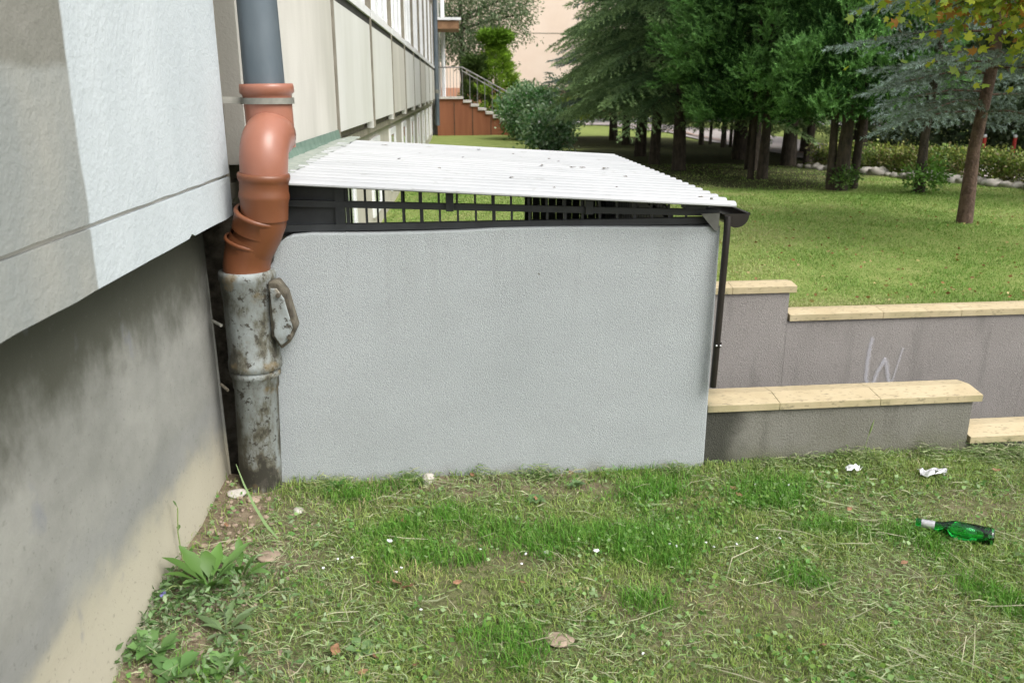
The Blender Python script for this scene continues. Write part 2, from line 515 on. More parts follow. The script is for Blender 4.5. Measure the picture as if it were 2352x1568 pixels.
class MB:
    """collects boxes, tubes and lathes in WORLD coordinates; build() links them as one mesh object"""

    def __init__(s):
        s.v, s.f, s.sm = [], [], []

    def add(s, vs_, fs, smooth=False):
        o = len(s.v)
        s.v += [tuple(map(float, p)) for p in vs_]
        s.f += [tuple(i + o for i in f) for f in fs]
        s.sm += [smooth] * len(fs)
        return s

    def box(s, x0, x1, y0, y1, z0, z1, k=0.0, jit=0):
        """k shears y with x (y += k*x)"""
        vs_ = [(x, y + k * x, z) for z in (z0, z1) for y in (y0, y1) for x in (x0, x1)]
        if jit:
            vs_ = [tuple(c + random.uniform(-jit, jit) for c in p) for p in vs_]
        return s.add(vs_, [(0, 2, 3, 1), (4, 5, 7, 6), (0, 1, 5, 4), (2, 6, 7, 3), (0, 4, 6, 2), (1, 3, 7, 5)])

    def tube(s, pts, rad, n=10, caps=True, smooth=True):
        pts = [Vector(p) for p in pts]
        if not hasattr(rad, '__len__'):
            rad = [rad] * len(pts)
        for i in range(1, len(pts)):
            if (pts[i] - pts[i - 1]).length < 1e-5:
                dd = (pts[i + 1] - pts[i]) if i + 1 < len(pts) else (pts[i] - pts[i - 2])
                pts[i - 1] = pts[i - 1] - dd.normalized() * 2e-4
        t0 = (pts[1] - pts[0]).normalized()
        u = t0.orthogonal().normalized()
        vs_, fs = [], []
        for i, p in enumerate(pts):
            a = pts[max(i - 1, 0)]
            b_ = pts[min(i + 1, len(pts) - 1)]
            t = (b_ - a).normalized()
            u = (u - t * u.dot(t)).normalized()
            w = t.cross(u)
            for k in range(n):
                an = 2 * math.pi * k / n
                vs_.append(p + (u * math.cos(an) + w * math.sin(an)) * rad[i])
        for i in range(len(pts) - 1):
            for k in range(n):
                k2 = (k + 1) % n
                fs.append((i * n + k, i * n + k2, (i + 1) * n + k2, (i + 1) * n + k))
        s.add(vs_, fs, smooth)
        if caps:
            s.add([vs_[k] for k in range(n)], [tuple(reversed(range(n)))])
            s.add([vs_[-n + k] for k in range(n)], [tuple(range(n))])
        return s

    def bar(s, a, b_, w, h, upv=(0, 0, 1)):
        a, b_ = Vector(a), Vector(b_)
        d = (b_ - a).normalized()
        sd = d.cross(Vector(upv)).normalized() * w / 2
        up_ = sd.cross(d).normalized() * h / 2
        vs_ = [a - sd - up_, a + sd - up_, a + sd + up_, a - sd + up_, b_ - sd - up_, b_ + sd - up_, b_ + sd + up_, b_ - sd + up_]
        return s.add(vs_, [(0, 1, 2, 3), (7, 6, 5, 4), (0, 4, 5, 1), (1, 5, 6, 2), (2, 6, 7, 3), (3, 7, 4, 0)])

    def prism(s, poly, d):
        """extrude a planar polygon (list of 3d points) by vector d"""
        n = len(poly)
        d = Vector(d)
        vs_ = [Vector(p) for p in poly] + [Vector(p) + d for p in poly]
        fs = [tuple(reversed(range(n))), tuple(range(n, 2 * n))]
        fs += [(i, (i + 1) % n, n + (i + 1) % n, n + i) for i in range(n)]
        return s.add(vs_, fs)

    def blob(s, c, r, sub=2, jit=.25, flat=1.0, seed=0):
        rr = random.Random(seed)
        nu, nv = 8, 6
        vs_ = [(c[0], c[1], c[2] + r * flat)]
        ph = [rr.uniform(0, 6) for _ in range(6)]
        for j in range(1, nv):
            th = math.pi * j / nv
            for i in range(nu):
                a = 2 * math.pi * i / nu
                q = r * (1 + jit * (math.sin(a * 2 + ph[0]) * math.sin(th + ph[1]) * .5 + rr.uniform(-.5, .5)))
                vs_.append((c[0] + q * math.sin(th) * math.cos(a), c[1] + q * math.sin(th) * math.sin(a), c[2] + q * math.cos(th) * flat))
        vs_.append((c[0], c[1], c[2] - r * flat))
        fs = [(0, 1 + i, 1 + (i + 1) % nu) for i in range(nu)]
        for j in range(nv - 2):
            for i in range(nu):
                a, b_ = 1 + j * nu + i, 1 + j * nu + (i + 1) % nu
                fs.append((a, a + nu, b_ + nu, b_))
        L = len(vs_) - 1
        o = 1 + (nv - 2) * nu
        fs += [(L, o + (i + 1) % nu, o + i) for i in range(nu)]
        return s.add(vs_, fs, True)

    def build(s, name, mat, parent=None, bevel=0, base=None):
        off = wloc(parent) if parent is not None else Vector(base or (0, 0, 0))
        me = bpy.data.meshes.new(name)
        me.from_pydata([(p[0] - off.x, p[1] - off.y, p[2] - off.z) for p in s.v], [], s.f)
        me.update()
        if any(s.sm):
            me.polygons.foreach_set('use_smooth', s.sm)
        o = link(name, me, mat, parent)
        if base is not None and parent is None:
            o.location = off
        if bevel:
            md = o.modifiers.new('bevel', 'BEVEL')
            md.width = bevel
            md.segments = 2
            md.limit_method = 'ANGLE'
        return o


def tri_mesh(name, V, T, tint=None):
    """V (n,3) float, T (m,3) int, tint (n,3)"""
    me = bpy.data.meshes.new(name)
    V = np.asarray(V, np.float32)
    T = np.asarray(T, np.int32)
    me.vertices.add(len(V))
    me.vertices.foreach_set('co', V.ravel())
    me.loops.add(T.size)
    me.loops.foreach_set('vertex_index', T.ravel())
    me.polygons.add(len(T))
    me.polygons.foreach_set('loop_start', np.arange(0, T.size, 3, dtype=np.int32))
    me.update(calc_edges=True)
    if tint is not None:
        a = me.attributes.new('tint', 'FLOAT_COLOR', 'POINT')
        a.data.foreach_set('color', np.c_[tint, np.ones(len(V))].astype(np.float32).ravel())
    return me


def vnoise(x, y, s, seed):
    g = np.random.default_rng(seed).random((257, 257))
    x = np.asarray(x) / s + 1000
    y = np.asarray(y) / s + 1000
    xi, yi = np.floor(x).astype(int), np.floor(y).astype(int)
    fx, fy = x - xi, y - yi
    fx, fy = fx * fx * (3 - 2 * fx), fy * fy * (3 - 2 * fy)
    q = lambda a, b_: g[a % 257, b_ % 257]
    return (q(xi, yi) * (1 - fx) + q(xi + 1, yi) * fx) * (1 - fy) + (q(xi, yi + 1) * (1 - fx) + q(xi + 1, yi + 1) * fx) * fy


def sstep(t):
    t = np.clip(t, 0, 1)
    return t * t * (3 - 2 * t)


def G(x, y):
    """ground height (the near turf lies at 0, the lawn behind the stairwell is 0.4 m higher)"""
    x, y = np.asarray(x, float), np.asarray(y, float)
    near = (vnoise(x, y, .35, 1) - .5) * .018 + (vnoise(x, y, .09, 2) - .5) * .010
    near = near + .05 * sstep((-.55 - x) / .45) * sstep((y - 1.5) / 1.4)
    far = .322 * (1 - sstep((y - 4.5) / 22)) * sstep((x + 1.2) / 2.2) + (vnoise(x, y, 1.2, 3) - .5) * .05 * sstep((y - 4.6) / 1.5) - .5 * (y < 4.4 + .05 * np.minimum(x, 5)) 
    return np.where(y < 3.4, near, far)


# ------------------------------------------------------------------ ground sheets
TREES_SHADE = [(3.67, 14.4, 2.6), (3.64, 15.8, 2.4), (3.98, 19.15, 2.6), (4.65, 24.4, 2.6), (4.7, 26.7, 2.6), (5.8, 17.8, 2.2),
               (5.0, 14.55, 2.2), (4.35, 12.3, 1.35), (6.07, 15.7, 1.8), (6.8, 23, 3), (5.2, 20.5, 2.8), (2.6, 15.5, 1.6)]  # dark ground round the trunks: needle litter plus painted tree shade


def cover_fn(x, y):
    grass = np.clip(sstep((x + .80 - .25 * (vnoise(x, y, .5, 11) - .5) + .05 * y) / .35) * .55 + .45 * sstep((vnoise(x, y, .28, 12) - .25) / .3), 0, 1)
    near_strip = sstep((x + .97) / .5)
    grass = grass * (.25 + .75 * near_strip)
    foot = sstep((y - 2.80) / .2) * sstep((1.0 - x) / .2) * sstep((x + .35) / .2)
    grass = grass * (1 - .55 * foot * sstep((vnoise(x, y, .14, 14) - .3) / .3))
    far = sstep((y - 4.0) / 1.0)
    litter_shade = np.zeros_like(x)
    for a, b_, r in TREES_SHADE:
        litter_shade = np.maximum(litter_shade, np.exp(-(((x - a) ** 2 + (y - b_) ** 2) / (r * r)) ** 2 * .8))
    litter_shade = np.where(y < 4, 0, litter_shade)
    return np.where(y > 4, 1, grass), far, litter_shade


def grid_sheet(name, xs, ys_fn, nt_, zfn=G, mat=None, kind='structure', **kw):
    X, Y = [], []
    for x in xs:
        yy = ys_fn(x)
        X.append(np.full(len(yy), x))
        Y.append(yy)
    X, Y = np.array(X), np.array(Y)
    Z = zfn(X, Y)
    n, m_ = X.shape
    V = np.stack([X, Y, Z], -1).reshape(-1, 3)
    i = np.arange(n - 1)[:, None] * m_ + np.arange(m_ - 1)[None]
    i = i.ravel()
    T = np.concatenate([np.stack([i, i + m_, i + m_ + 1], -1), np.stack([i, i + m_ + 1, i + 1], -1)])
    me = tri_mesh(name, V, T)
    c = cover_fn(V[:, 0], V[:, 1])
    a = me.attributes.new('cover', 'FLOAT_VECTOR', 'POINT')
    a.data.foreach_set('vector', np.stack(c, -1).astype(np.float32).ravel())
    me.polygons.foreach_set('use_smooth', [True] * len(T))
    o = link(name, me, mat)
    return props(o, kind=kind, **kw)


xs = np.concatenate([np.linspace(-60, -1.3, 20), np.linspace(-1.2, 4.8, 150), np.linspace(5, 80, 40)])
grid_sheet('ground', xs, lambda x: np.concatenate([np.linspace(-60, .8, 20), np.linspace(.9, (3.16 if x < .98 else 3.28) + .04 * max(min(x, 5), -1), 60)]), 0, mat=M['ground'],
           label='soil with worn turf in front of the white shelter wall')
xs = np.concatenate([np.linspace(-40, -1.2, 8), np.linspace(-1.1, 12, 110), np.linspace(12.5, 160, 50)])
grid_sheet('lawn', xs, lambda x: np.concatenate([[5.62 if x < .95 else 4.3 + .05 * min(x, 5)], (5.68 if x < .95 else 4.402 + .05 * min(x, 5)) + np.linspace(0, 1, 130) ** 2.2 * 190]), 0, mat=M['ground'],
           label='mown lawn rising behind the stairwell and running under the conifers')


def ramp_z(x, y):
    z0, z1 = G(x, np.full_like(y, 3.3)), G(x, np.full_like(y, 4.9))
    t = np.clip((y - 3.3) / 1.3, 0, 1)
    return z0 * (1 - t) + z1 * t


grid_sheet('pavement', np.concatenate([[5.0], np.linspace(5.6, 80, 12)]), lambda x: np.linspace(3.2 + .2, 4.75, 8), 0, zfn=lambda x, y: ramp_z(x, y) + .004, mat=M['asphalt'])

# ------------------------------------------------------------------ the building on the left
bld = thing('apartment_building', 'long cream and pale grey panel building with stained concrete base, along the left edge', 'building', (-.95, 3.1, 0))
XF = -.83
mb = MB()
mb.box(-11, -1.15, -8, 28, -1.5, 9.6)
mb.build('core_wall', M['lowerwall'], bld)
# base wall near the camera
def rough_wall(x, y0, y1, z0, z1, thick, amp, seed):
    ny, nz = 40, 26
    vs_, fs = [], []
    for j in range(ny + 1):
        for k in range(nz + 1):
            y = y0 + (y1 - y0) * j / ny
            z = z0 + (z1 - z0) * k / nz
            d = (float(vnoise(y, z, .5, seed)) - .5) * amp + (float(vnoise(y, z, .13, seed + 1)) - .5) * amp * .3
            d *= 1 - min(1, max(0, (y - 2.7) / .3))
            if z < .2:
                d += (.2 - z) * .12 * (1 - .7 * min(1, max(0, (y - 2.7) / .3)))
            vs_.append((x + d, y, z))
    for j in range(ny):
        for k in range(nz):
            a = j * (nz + 1) + k
            fs.append((a, a + nz + 1, a + nz + 2, a + 1))
    mbb = MB().add(vs_, fs, True)
    mbb.add([vs_[ny * (nz + 1)], vs_[-1], (x - thick, y1, z1), (x - thick, y1, z0)], [(0, 3, 2, 1)])
    return mbb


rough_wall(-.95, -1.0, 3.115, -.3, 1.075, .2, .012, 21).build('base_wall', M['plinth'], bld)
MB().box(-1.14, -.96, -8, -1.0, -.3, 1.075).build('base_wall', M['plinth'], bld)

# pale upper wall with its lower strip, groove and slightly chipped edge
def facade_slab(y0, y1, z0, z1, seed, chips=()):
    ny = int((y1 - y0) / .03)
    top, bot = [], []
    for j in range(ny + 1):
        y = y0 + (y1 - y0) * j / ny
        d = (float(vnoise(y, 3, .12, seed)) - .5) * .004
        for c_, w_, h_ in chips:
            d += h_ * max(0, 1 - abs(y - c_) / w_)
        bot.append((XF, y, z0 + d))
        top.append((XF, y, z1))
    n = ny + 1
    vs_ = bot + top + [(XF - .17, p[1], p[2]) for p in bot] + [(XF - .17, p[1], p[2]) for p in top]
    fs = []
    for j in range(ny):
        fs += [(j, j + 1, n + j + 1, n + j), (2 * n + j, 2 * n + j + 1, j + 1, j), (n + j, n + j + 1, 3 * n + j + 1, 3 * n + j)]
    fs += [(ny, 3 * n - 1, 4 * n - 1, 2 * n - 1), (0, n, 3 * n, 2 * n)]
    return MB().add(vs_, fs)


facade_slab(-8, 3.10, 1.066, 1.203, 5, chips=((2.62, .022, .010),)).build('facade_strip', M['upper'], bld)
facade_slab(-8, 3.10, 1.214, 9.0, 6).build('facade_panel', M['upper'], bld)
MB().box(-1.0, XF - .012, -8, 3.09, 1.19, 1.22).build('groove', M['panel'], bld)
# joint with beige ribs behind the downpipe
MB().box(-1.15, -.91, 3.102, 3.30, 1.12, 9.0).build('recess_fill', M['panel'], bld)
MB().box(-.91, -.845, 3.135, 3.165, 1.16, 9.0).build('rib', M['rib'], bld)
MB().box(-1.15, -1.0, 3.116, 3.29, -.4, 1.09).build('recess_fill', M['dark'], bld)  # near-black box, paints the darkness of the niche behind the pipe
MB().box(-1.15, -.81, 3.292, 3.316, -.4, 1.085).build('recess_fill', M['rustdark'], bld)  # dark plate added to give the gap beside the pipe its shade
# far bays: panel, rib, ledge, window band
BAY = 2.45
ys_b = [3.30] + [5.95 + BAY * k for k in range(10)]
MB().box(-1.15, -.97, 3.32, 28, -.3, 1.09).build('base_wall', M['lowerwall'], bld)
MB().box(-1.15, -.90, 3.31, 28, 1.09, 1.15).build('ledge', M['rib'], bld)
MB().box(-1.15, -.93, 3.31, 28, 1.15, 9.0).build('back_wall', M['rib'], bld)
for k in range(len(ys_b) - 1):
    a, b_ = ys_b[k], min(ys_b[k + 1], 28)
    if b_ - a < .5:
        break
    pm = M['panel'] if k in (0,) else M['panelw'] if k % 3 else M['panel']
    for zz in (0, 2.9, 5.8):
        MB().box(-.93, XF - .004 * (k % 2), a + .085, b_ - .085, 1.222 + zz, 2.07 + zz).build('facade_panel', pm, bld)
        MB().box(-.93, XF + .006, b_ - .026, b_ + .026, 1.16 + zz, 4.05 + zz if zz < 5 else 9.0).build('rib', M['rib'], bld)
        if zz < 5.8 or True:
            # window band above the drip ledge
            MB().box(-.93, XF + .012, a + .05, b_ - .05, 2.135 + zz, 2.20 + zz).build('sill', M['whiteframe'], bld)
            MB().box(-.93, XF - .008, a + .04, b_ - .04, 2.072 + zz, 2.134 + zz).build('drip_shade', M['dark'], bld)  # solid dark strip that paints the shadow line under the sill
            wy0, wy1 = a + .12, b_ - .12
            z0, z1 = 2.20 + zz, min(3.95 + zz, 8.98)
            if z1 - z0 < .3:
                continue
            nw = 3
            w = (wy1 - wy0) / nw
            for q in range(nw):
                y0, y1 = wy0 + q * w + .015, wy0 + (q + 1) * w - .015
                fr = MB()
                fw_ = .06
                fr.box(-.925, -.86, y0, y0 + fw_, z0, z1).box(-.925, -.86, y1 - fw_, y1, z0, z1)
                fr.box(-.925, -.86, y0 + fw_, y1 - fw_, z0, z0 + fw_).box(-.925, -.86, y0 + fw_, y1 - fw_, z1 - fw_, z1)
                wi = fr.build('window', M['whiteframe'], bld)
                MB().box(-.915, -.89, y0 + fw_, y1 - fw_, z0 + fw_, z1 - fw_).build('pane', M['pane'] if (k * 3 + q) % 3 else M['blind'], wi)
    # basement windows in white frames
    y0, y1 = a + .75, b_ - .75
    if k >= 1:
        fr = MB()
        fr.box(-.975, -.945, y0, y0 + .1, .18, 1.0).box(-.975, -.945, y1 - .1, y1, .18, 1.0)
        fr.box(-.975, -.945, y0 + .1, y1 - .1, .18, .26).box(-.975, -.945, y0 + .1, y1 - .1, .92, 1.0)
        wi = fr.build('window', M['whiteframe'], bld)
        MB().box(-.972, -.958, y0 + .1, y1 - .1, .26, .92).build('pane', M['pane'], wi)
# small teeth where the ribs stand on the ledge
for k in range(1, 10):
    y = ys_b[k]
    MB().box(-.90, -.838, y - .05, y + .05, 1.152, 1.218).build('corbel', M['panelw'], bld)
# set-back end wall beside the stair landing
MB().box(-3, -.72, 30.6, 31.0, -.2, 9).build('end_wall', M['panelw'], bld)
MB().box(-11, -1.0, 28.02, 34, -.5, 9.4).build('end_block', M['panelw'], bld)
MB().box(-11.3, -.6, -8.3, 34.3, 9.6, 9.8).build('roof', M['rib'], bld)

# ---- downpipes of the building
dp = thing('far_downpipe', 'thin blue-grey downpipe at the far corner of the cream building', 'downpipe', (-.76, 27.6, .4))
MB().tube([(-.76, 27.6, 9.4), (-.76, 27.6, .42)], .07, 12).build('pipe', M['zinc'], dp)
MB().tube([(-.76, 27.6, 1.5), (-.76, 27.6, 1.4)], .085, 12).build('collar', M['clampm'], dp)
dp = thing('far_downpipe', 'pale downpipe on the set-back wall above the stair landing', 'downpipe', (-.60, 30.5, 1.25))
MB().tube([(-.60, 30.5, 9), (-.60, 30.5, 1.27)], .07, 10).build('pipe', M['whiteframe'], dp)

# near downpipe: zinc above, orange plastic bends, old grey pipe below
pipe = thing('downpipe', 'large downpipe of blue-grey zinc, orange plastic bends and peeling grey iron beside the white wall', 'downpipe', (-.80, 3.06, 0))
MB().tube([(-.655, 3.16, 6.0), (-.690, 3.16, 2.6), (-.700, 3.16, 2.0), (-.694, 3.16, 1.50)], [.066, .066, .066, .071], 28).build('zinc_pipe', M['zinc'], pipe)


def lathe_along(mbx, a, b_, prof, n=32):
    """prof: list of (t along a->b in metres, radius)"""
    a, b_ = Vector(a), Vector(b_)
    d = (b_ - a).normalized()
    return mbx.tube([a + d * t for t, r in prof], [r for t, r in prof], n, caps=False)


# socket below the zinc pipe
lathe_along(MB(), (-.688, 3.16, 1.52), (-.684, 3.16, 1.30), [(0, .070), (0, .092), (.012, .094), (.03, .094), (.036, .086), (.05, .084), (.09, .083), (.22, .083)]).build('socket', M['orange'], pipe)
MB().tube([(-.687, 3.16, 1.473), (-.687, 3.16, 1.452)], .0925, 28, caps=False).build('clamp', M['clampm'], pipe)
MB().bar((-.76, 3.15, 1.462), (-.85, 3.11, 1.468), .018, .022).build('clamp_arm', M['clampm'], pipe)
# upper bend: forward over the top and down
pts = []
for i in range(15):
    a = i / 14 * math.pi * .5
    pts.append((-.676 - .008 * i / 14, 3.16 - .13 * math.sin(a) - .02, 1.315 + .0 + .085 * math.cos(a) if i else 1.40))
pts = [(-.674, 3.17, 1.30)] + [(-.676 - .008 * t, 3.165 - .135 * sstep(t), 1.315 + .062 * math.sin(math.pi * min(t * 1.15, 1))) for t in [.1, .3, .5]]
bend = [(-.674, 3.15, 1.345), (-.676, 3.115, 1.346), (-.678, 3.075, 1.343), (-.680, 3.045, 1.328), (-.682, 3.022, 1.303), (-.684, 3.012, 1.27), (-.686, 3.01, 1.235), (-.688, 3.01, 1.21)]
MB().tube([bend[0]] + bend, [.02, .081, .082, .082, .082, .082, .082, .081, .080], 32, caps=False).build('bend', M['orange'], pipe)
lathe_along(MB(), (-.688, 3.01, 1.224), (-.697, 3.013, 1.08), [(0, .078), (0, .087), (.008, .0895), (.018, .0895), (.026, .086), (.034, .083), (.06, .083), (.072, .086), (.085, .086), (.10, .082), (.16, .080)]).build('socket', M['orange_shade'], pipe)
b2 = [(-.694, 3.012, 1.12), (-.697, 3.013, 1.09), (-.705, 3.018, 1.055), (-.722, 3.028, 1.02), (-.742, 3.037, .985), (-.762, 3.046, .955)]
MB().tube(b2, .0795, 32, caps=False).build('bend', M['orange_shade'], pipe)
lathe_along(MB(), (-.712, 3.016, 1.085), (-.745, 3.036, .99), [(0, .078), (0, .087), (.006, .0905), (.013, .0905), (.02, .086), (.07, .085)]).build('socket_rim', M['orange_shade'], pipe)
b3 = [(-.745, 3.036, 1.0), (-.765, 3.047, .955), (-.778, 3.052, .925), (-.785, 3.055, .895), (-.788, 3.056, .86)]
MB().tube(b3, .083, 32, caps=False).build('bend', M['orange_shade'], pipe)
lathe_along(MB(), (-.762, 3.046, .985), (-.785, 3.055, .90), [(0, .082), (0, .0895), (.007, .092), (.014, .0895), (.02, .084), (.05, .083)]).build('socket_rim', M['orange_shade'], pipe)
# old grey pipe
gx, gy = -.800, 3.06
prof = [(0, .07), (0, .098), (.012, .102), (.03, .102), (.036, .098), (.09, .097), (.094, .094), (.30, .094), (.33, .094), (.345, .098), (.37, .098), (.375, .088), (.382, .087)]
MB().tube([(gx + .012, gy, .875 - t) for t, r in prof], [r for t, r in prof], 32, caps=False).build('iron_pipe', M['greypipe'], pipe)
prof = [(0, .08), (0, .092), (.012, .094), (.024, .092), (.03, .085), (.07, .084), (.075, .080), (.60, .079)]
MB().tube([(gx + .010 - .022 * t / .6, gy, .50 - t) for t, r in prof], [r for t, r in prof], 32, caps=False).build('iron_pipe', M['greypipe'], pipe)
# inspection hatch on its right side, leaning outwards
hb = MB()
cx_, cy_ = gx + .105, 3.03
poly = [(-.028, .125), (.005, .13), (.035, .085), (.062, -.045), (.035, -.10), (.002, -.125), (-.03, -.075)]
hb.prism([(cx_ + a + .02, cy_ - .035, .715 + b_) for a, b_ in poly], (0, .07, 0))
hb.build('hatch_housing', M['rustdark'], pipe, bevel=.006)
for dz_, dx_ in ((.085, .012), (-.07, .04)):
    MB().tube([(cx_ + dx_ + .018, cy_ - .06, .712 + dz_), (cx_ + dx_ + .018, cy_ - .03, .712 + dz_)], .009, 6).build('hatch_bolt', M['rustdark'], pipe)
hb = MB()
poly = [(-.018, .108), (.006, .108), (.029, .070), (.052, -.040), (.029, -.088), (.006, -.105), (-.016, -.066)]
hb.prism([(cx_ + a + .018, cy_ - .047, .712 + b_) for a, b_ in poly], (0, .011, 0))
hb.build('hatch_cover', M['greypipe'], pipe, bevel=.003)
MB().tube([(gx - .085, gy - .05, .68), (gx - .13, gy - .0, .685)], .006, 8).build('pipe_hook', M['clampm'], pipe)
MB().tube([(gx - .085, gy - .05, .43), (gx - .12, gy - .01, .44)], .006, 8).build('pipe_hook', M['rustdark'], pipe)

# ------------------------------------------------------------------ the shelter over the cellar stairs
K = .045
shed = thing('cellar_shelter', 'white stucco shelter with white corrugated roof over the cellar stairs', 'shelter', (.1, 3.12, 0))
YF = 3.125


def yf(x):
    return YF + K * x


# front wall with rounded top left corner
poly = [(-.80, -.35), (.983, -.35), (.983, 1.002)]
for x in np.linspace(.9, -.56, 12):
    poly.append((float(x), 1.002 + .004 * math.sin(x * 5) - .003 * (x < 0)))
for a in np.linspace(90, 180, 7)[1:]:
    poly.append((-.60 + .10 * math.cos(R(a)), .90 + .095 * math.sin(R(a))))
poly.append((-.80, .74))
w = MB()
w.prism([(x, yf(x), z) for x, z in poly], (0, .11, 0))
w.build('front_wall', M['stucco'], shed, bevel=.006)
# right side wall (low, behind it the stairs come down) and rear wall
MB().box(.865, .975, yf(.975) + .115, 5.55, -.35, .25).build('side_wall', M['stucco'], shed)
MB().box(-.94, .975, 5.56, 5.68, -1.4, .30).build('rear_wall', M['stucco'], shed)
MB().box(-.94, 1.3, 3.3, 5.6, -1.45, -1.3).build('cellar_floor', M['asphalt'], shed)

def roofz0(x):
    return 1.188 - .098 * (x + .66) / 1.675


# corrugated sheet: ridges run down the slope from the building to the gutter
def roof_sheet():
    pitch, amp = .112, .0115
    y0, y1 = 3.045, 5.60
    n = int((y1 - y0) / pitch * 12)
    xsr = np.linspace(-.66, 1.015, 13)
    vs_, fs = [], []
    for j in range(n + 1):
        t = j / n
        ph = (t * (y1 - y0) / pitch) % 1
        s_ = math.sin(2 * math.pi * ph)
        h = amp * max(-1, min(1, s_ * 1.5))
        for x in xsr:
            u = (x + .66) / 1.675
            yy = y0 + t * (y1 - y0) + .055 * u * (1 - t) - .005 * u
            vs_.append((x - .065 * t * (1 - u) - .03 * t, yy, 1.188 - .098 * u + h))
    m_ = len(xsr)
    N = (n + 1) * m_
    for j in range(n):
        for i in range(m_ - 1):
            a = j * m_ + i
            fs.append((a, a + 1, a + m_ + 1, a + m_))
    low = [(p[0], p[1], p[2] - .006) for p in vs_]
    fl = [tuple(i + N for i in reversed(f)) for f in fs]
    side = []
    for i in range(m_ - 1):
        side.append((i + 1, i, N + i, N + i + 1))
        a = n * m_ + i
        side.append((a, a + 1, N + a + 1, N + a))
    for j in range(n):
        a = j * m_
        side.append((a, a + m_, N + a + m_, N + a))
        a = j * m_ + m_ - 1
        side.append((a + m_, a, N + a, N + a + m_))
    mbx = MB()
    mbx.add(vs_ + low, fs + fl, True)
    mbx.add(vs_ + low, side)
    return mbx


roof_sheet().build('roof_sheet', M['roof'], shed)
for xr_ in (.93,):
    MB().tube([(xr_, 3.105 + .03 * xr_, roofz0(xr_) + .008), (xr_, 3.105 + .03 * xr_, roofz0(xr_) + .018)], .006, 8).build('roof_screw', M['clampm'], shed)
# leaf scraps lying on the sheet
deb = MB()
for x, y, r in [(.55, 4.25, .014), (.60, 4.28, .010), (.72, 4.3, .012), (.52, 4.6, .008), (.40, 4.3, .008), (.48, 4.75, .008), (.1, 5.2, .012), (-.45, 5.1, .014), (.2, 3.55, .008),
                (-.3, 4.2, .01), (.9, 3.18, .007), (.3, 5.0, .008), (-.1, 3.8, .006), (.75, 3.9, .008), (.62, 3.4, .005), (.0, 4.5, .006), (.35, 3.25, .005)]:
    z = 1.188 - .098 * (x + .66) / 1.675 + .012
    for q in range(3):
        a = random.uniform(0, 6)
        dx, dy = r * 1.3 * math.cos(a), r * 1.3 * math.sin(a)
        ox, oy = random.uniform(-r, r), random.uniform(-r, r)
        deb.add([(x + ox - dx, y + oy - dy, z), (x + ox + dy * .4, y + oy - dx * .4, z + .004), (x + ox + dx, y + oy + dy, z + .002), (x + ox - dy * .4, y + oy + dx * .4, z + .001)], [(0, 1, 2, 3)])
props(deb.build('roof_litter', M['debris'], shed), kind='stuff')
# flashing between wall and sheet
MB().add([(-.828, 3.26, 1.244), (-.828, 5.9, 1.244), (-.815, 5.9, 1.186), (-.800, 3.26, 1.186)], [(0, 3, 2, 1)]).build('flashing', M['greenflash'], shed)
f = MB()
n = 90
vs_ = []
for j in range(n + 1):
    y = 3.22 + (5.85 - 3.22) * j / n
    vs_ += [(-.822, y, 1.188 + random.uniform(-.003, .003)), (-.74, y, 1.198 + random.uniform(-.005, .006)), (-.655 - .02 * j / n + random.uniform(-.014, .014), y, 1.197 + random.uniform(-.006, .004))]
f.add(vs_, [q for j in range(n) for q in ((3 * j, 3 * j + 1, 3 * j + 4, 3 * j + 3), (3 * j + 1, 3 * j + 2, 3 * j + 5, 3 * j + 4))], True)
f.build('mastic_joint', M['mastic'], shed)


def roofz(x):
    return 1.188 - .098 * (x + .66) / 1.675


# steel frame and grille between wall and sheet
def rail_z(x):
    return 1.105 - .058 * (x + .66) / 1.6


Yg = .045
MB().bar((-.74, yf(-.74) + Yg, rail_z(-.74)), (.985, yf(.985) + Yg, rail_z(.985)), .022, .024).build('upper_rail', M['steel'], shed)
MB().bar((-.70, yf(-.70) + Yg, 1.012), (.965, yf(.965) + Yg, 1.018), .03, .024).build('lower_rail', M['steel'], shed)
xb = -.425
first = None
k = 0
while xb < .86:
    wdt = .008 if k % 4 else .013
    yb = yf(xb) + Yg + .002
    MB().box(xb - wdt / 2, xb + wdt / 2, yb - .005, yb + .005, 1.012, min(rail_z(xb), roofz(xb) - .02)).build('bar', M['steel'], shed)
    if rail_z(xb) + .02 < roofz(xb) - .022:
        MB().box(xb - .003 - wdt / 2, xb - .003 + wdt / 2, yb - .005, yb + .005, rail_z(xb) + .01, roofz(xb) - .013).build('bar', M['steel'], shed)
    xb += .0675
    k += 1
for xc in (-.05, .475):
    MB().box(xc - .014, xc + .014, yf(xc) + .02, yf(xc) + .06, rail_z(xc) - .015, roofz(xc) - .012).build('spacer', M['steel'], shed)
# dark infill sheet beside the pipe
MB().box(-.80, -.435, 3.155, 3.16, .98, 1.165).build('infill_panel', M['steel'], shed)
MB().box(-.47, -.435, 3.14, 3.165, .99, 1.165).build('post', M['steel'], shed)
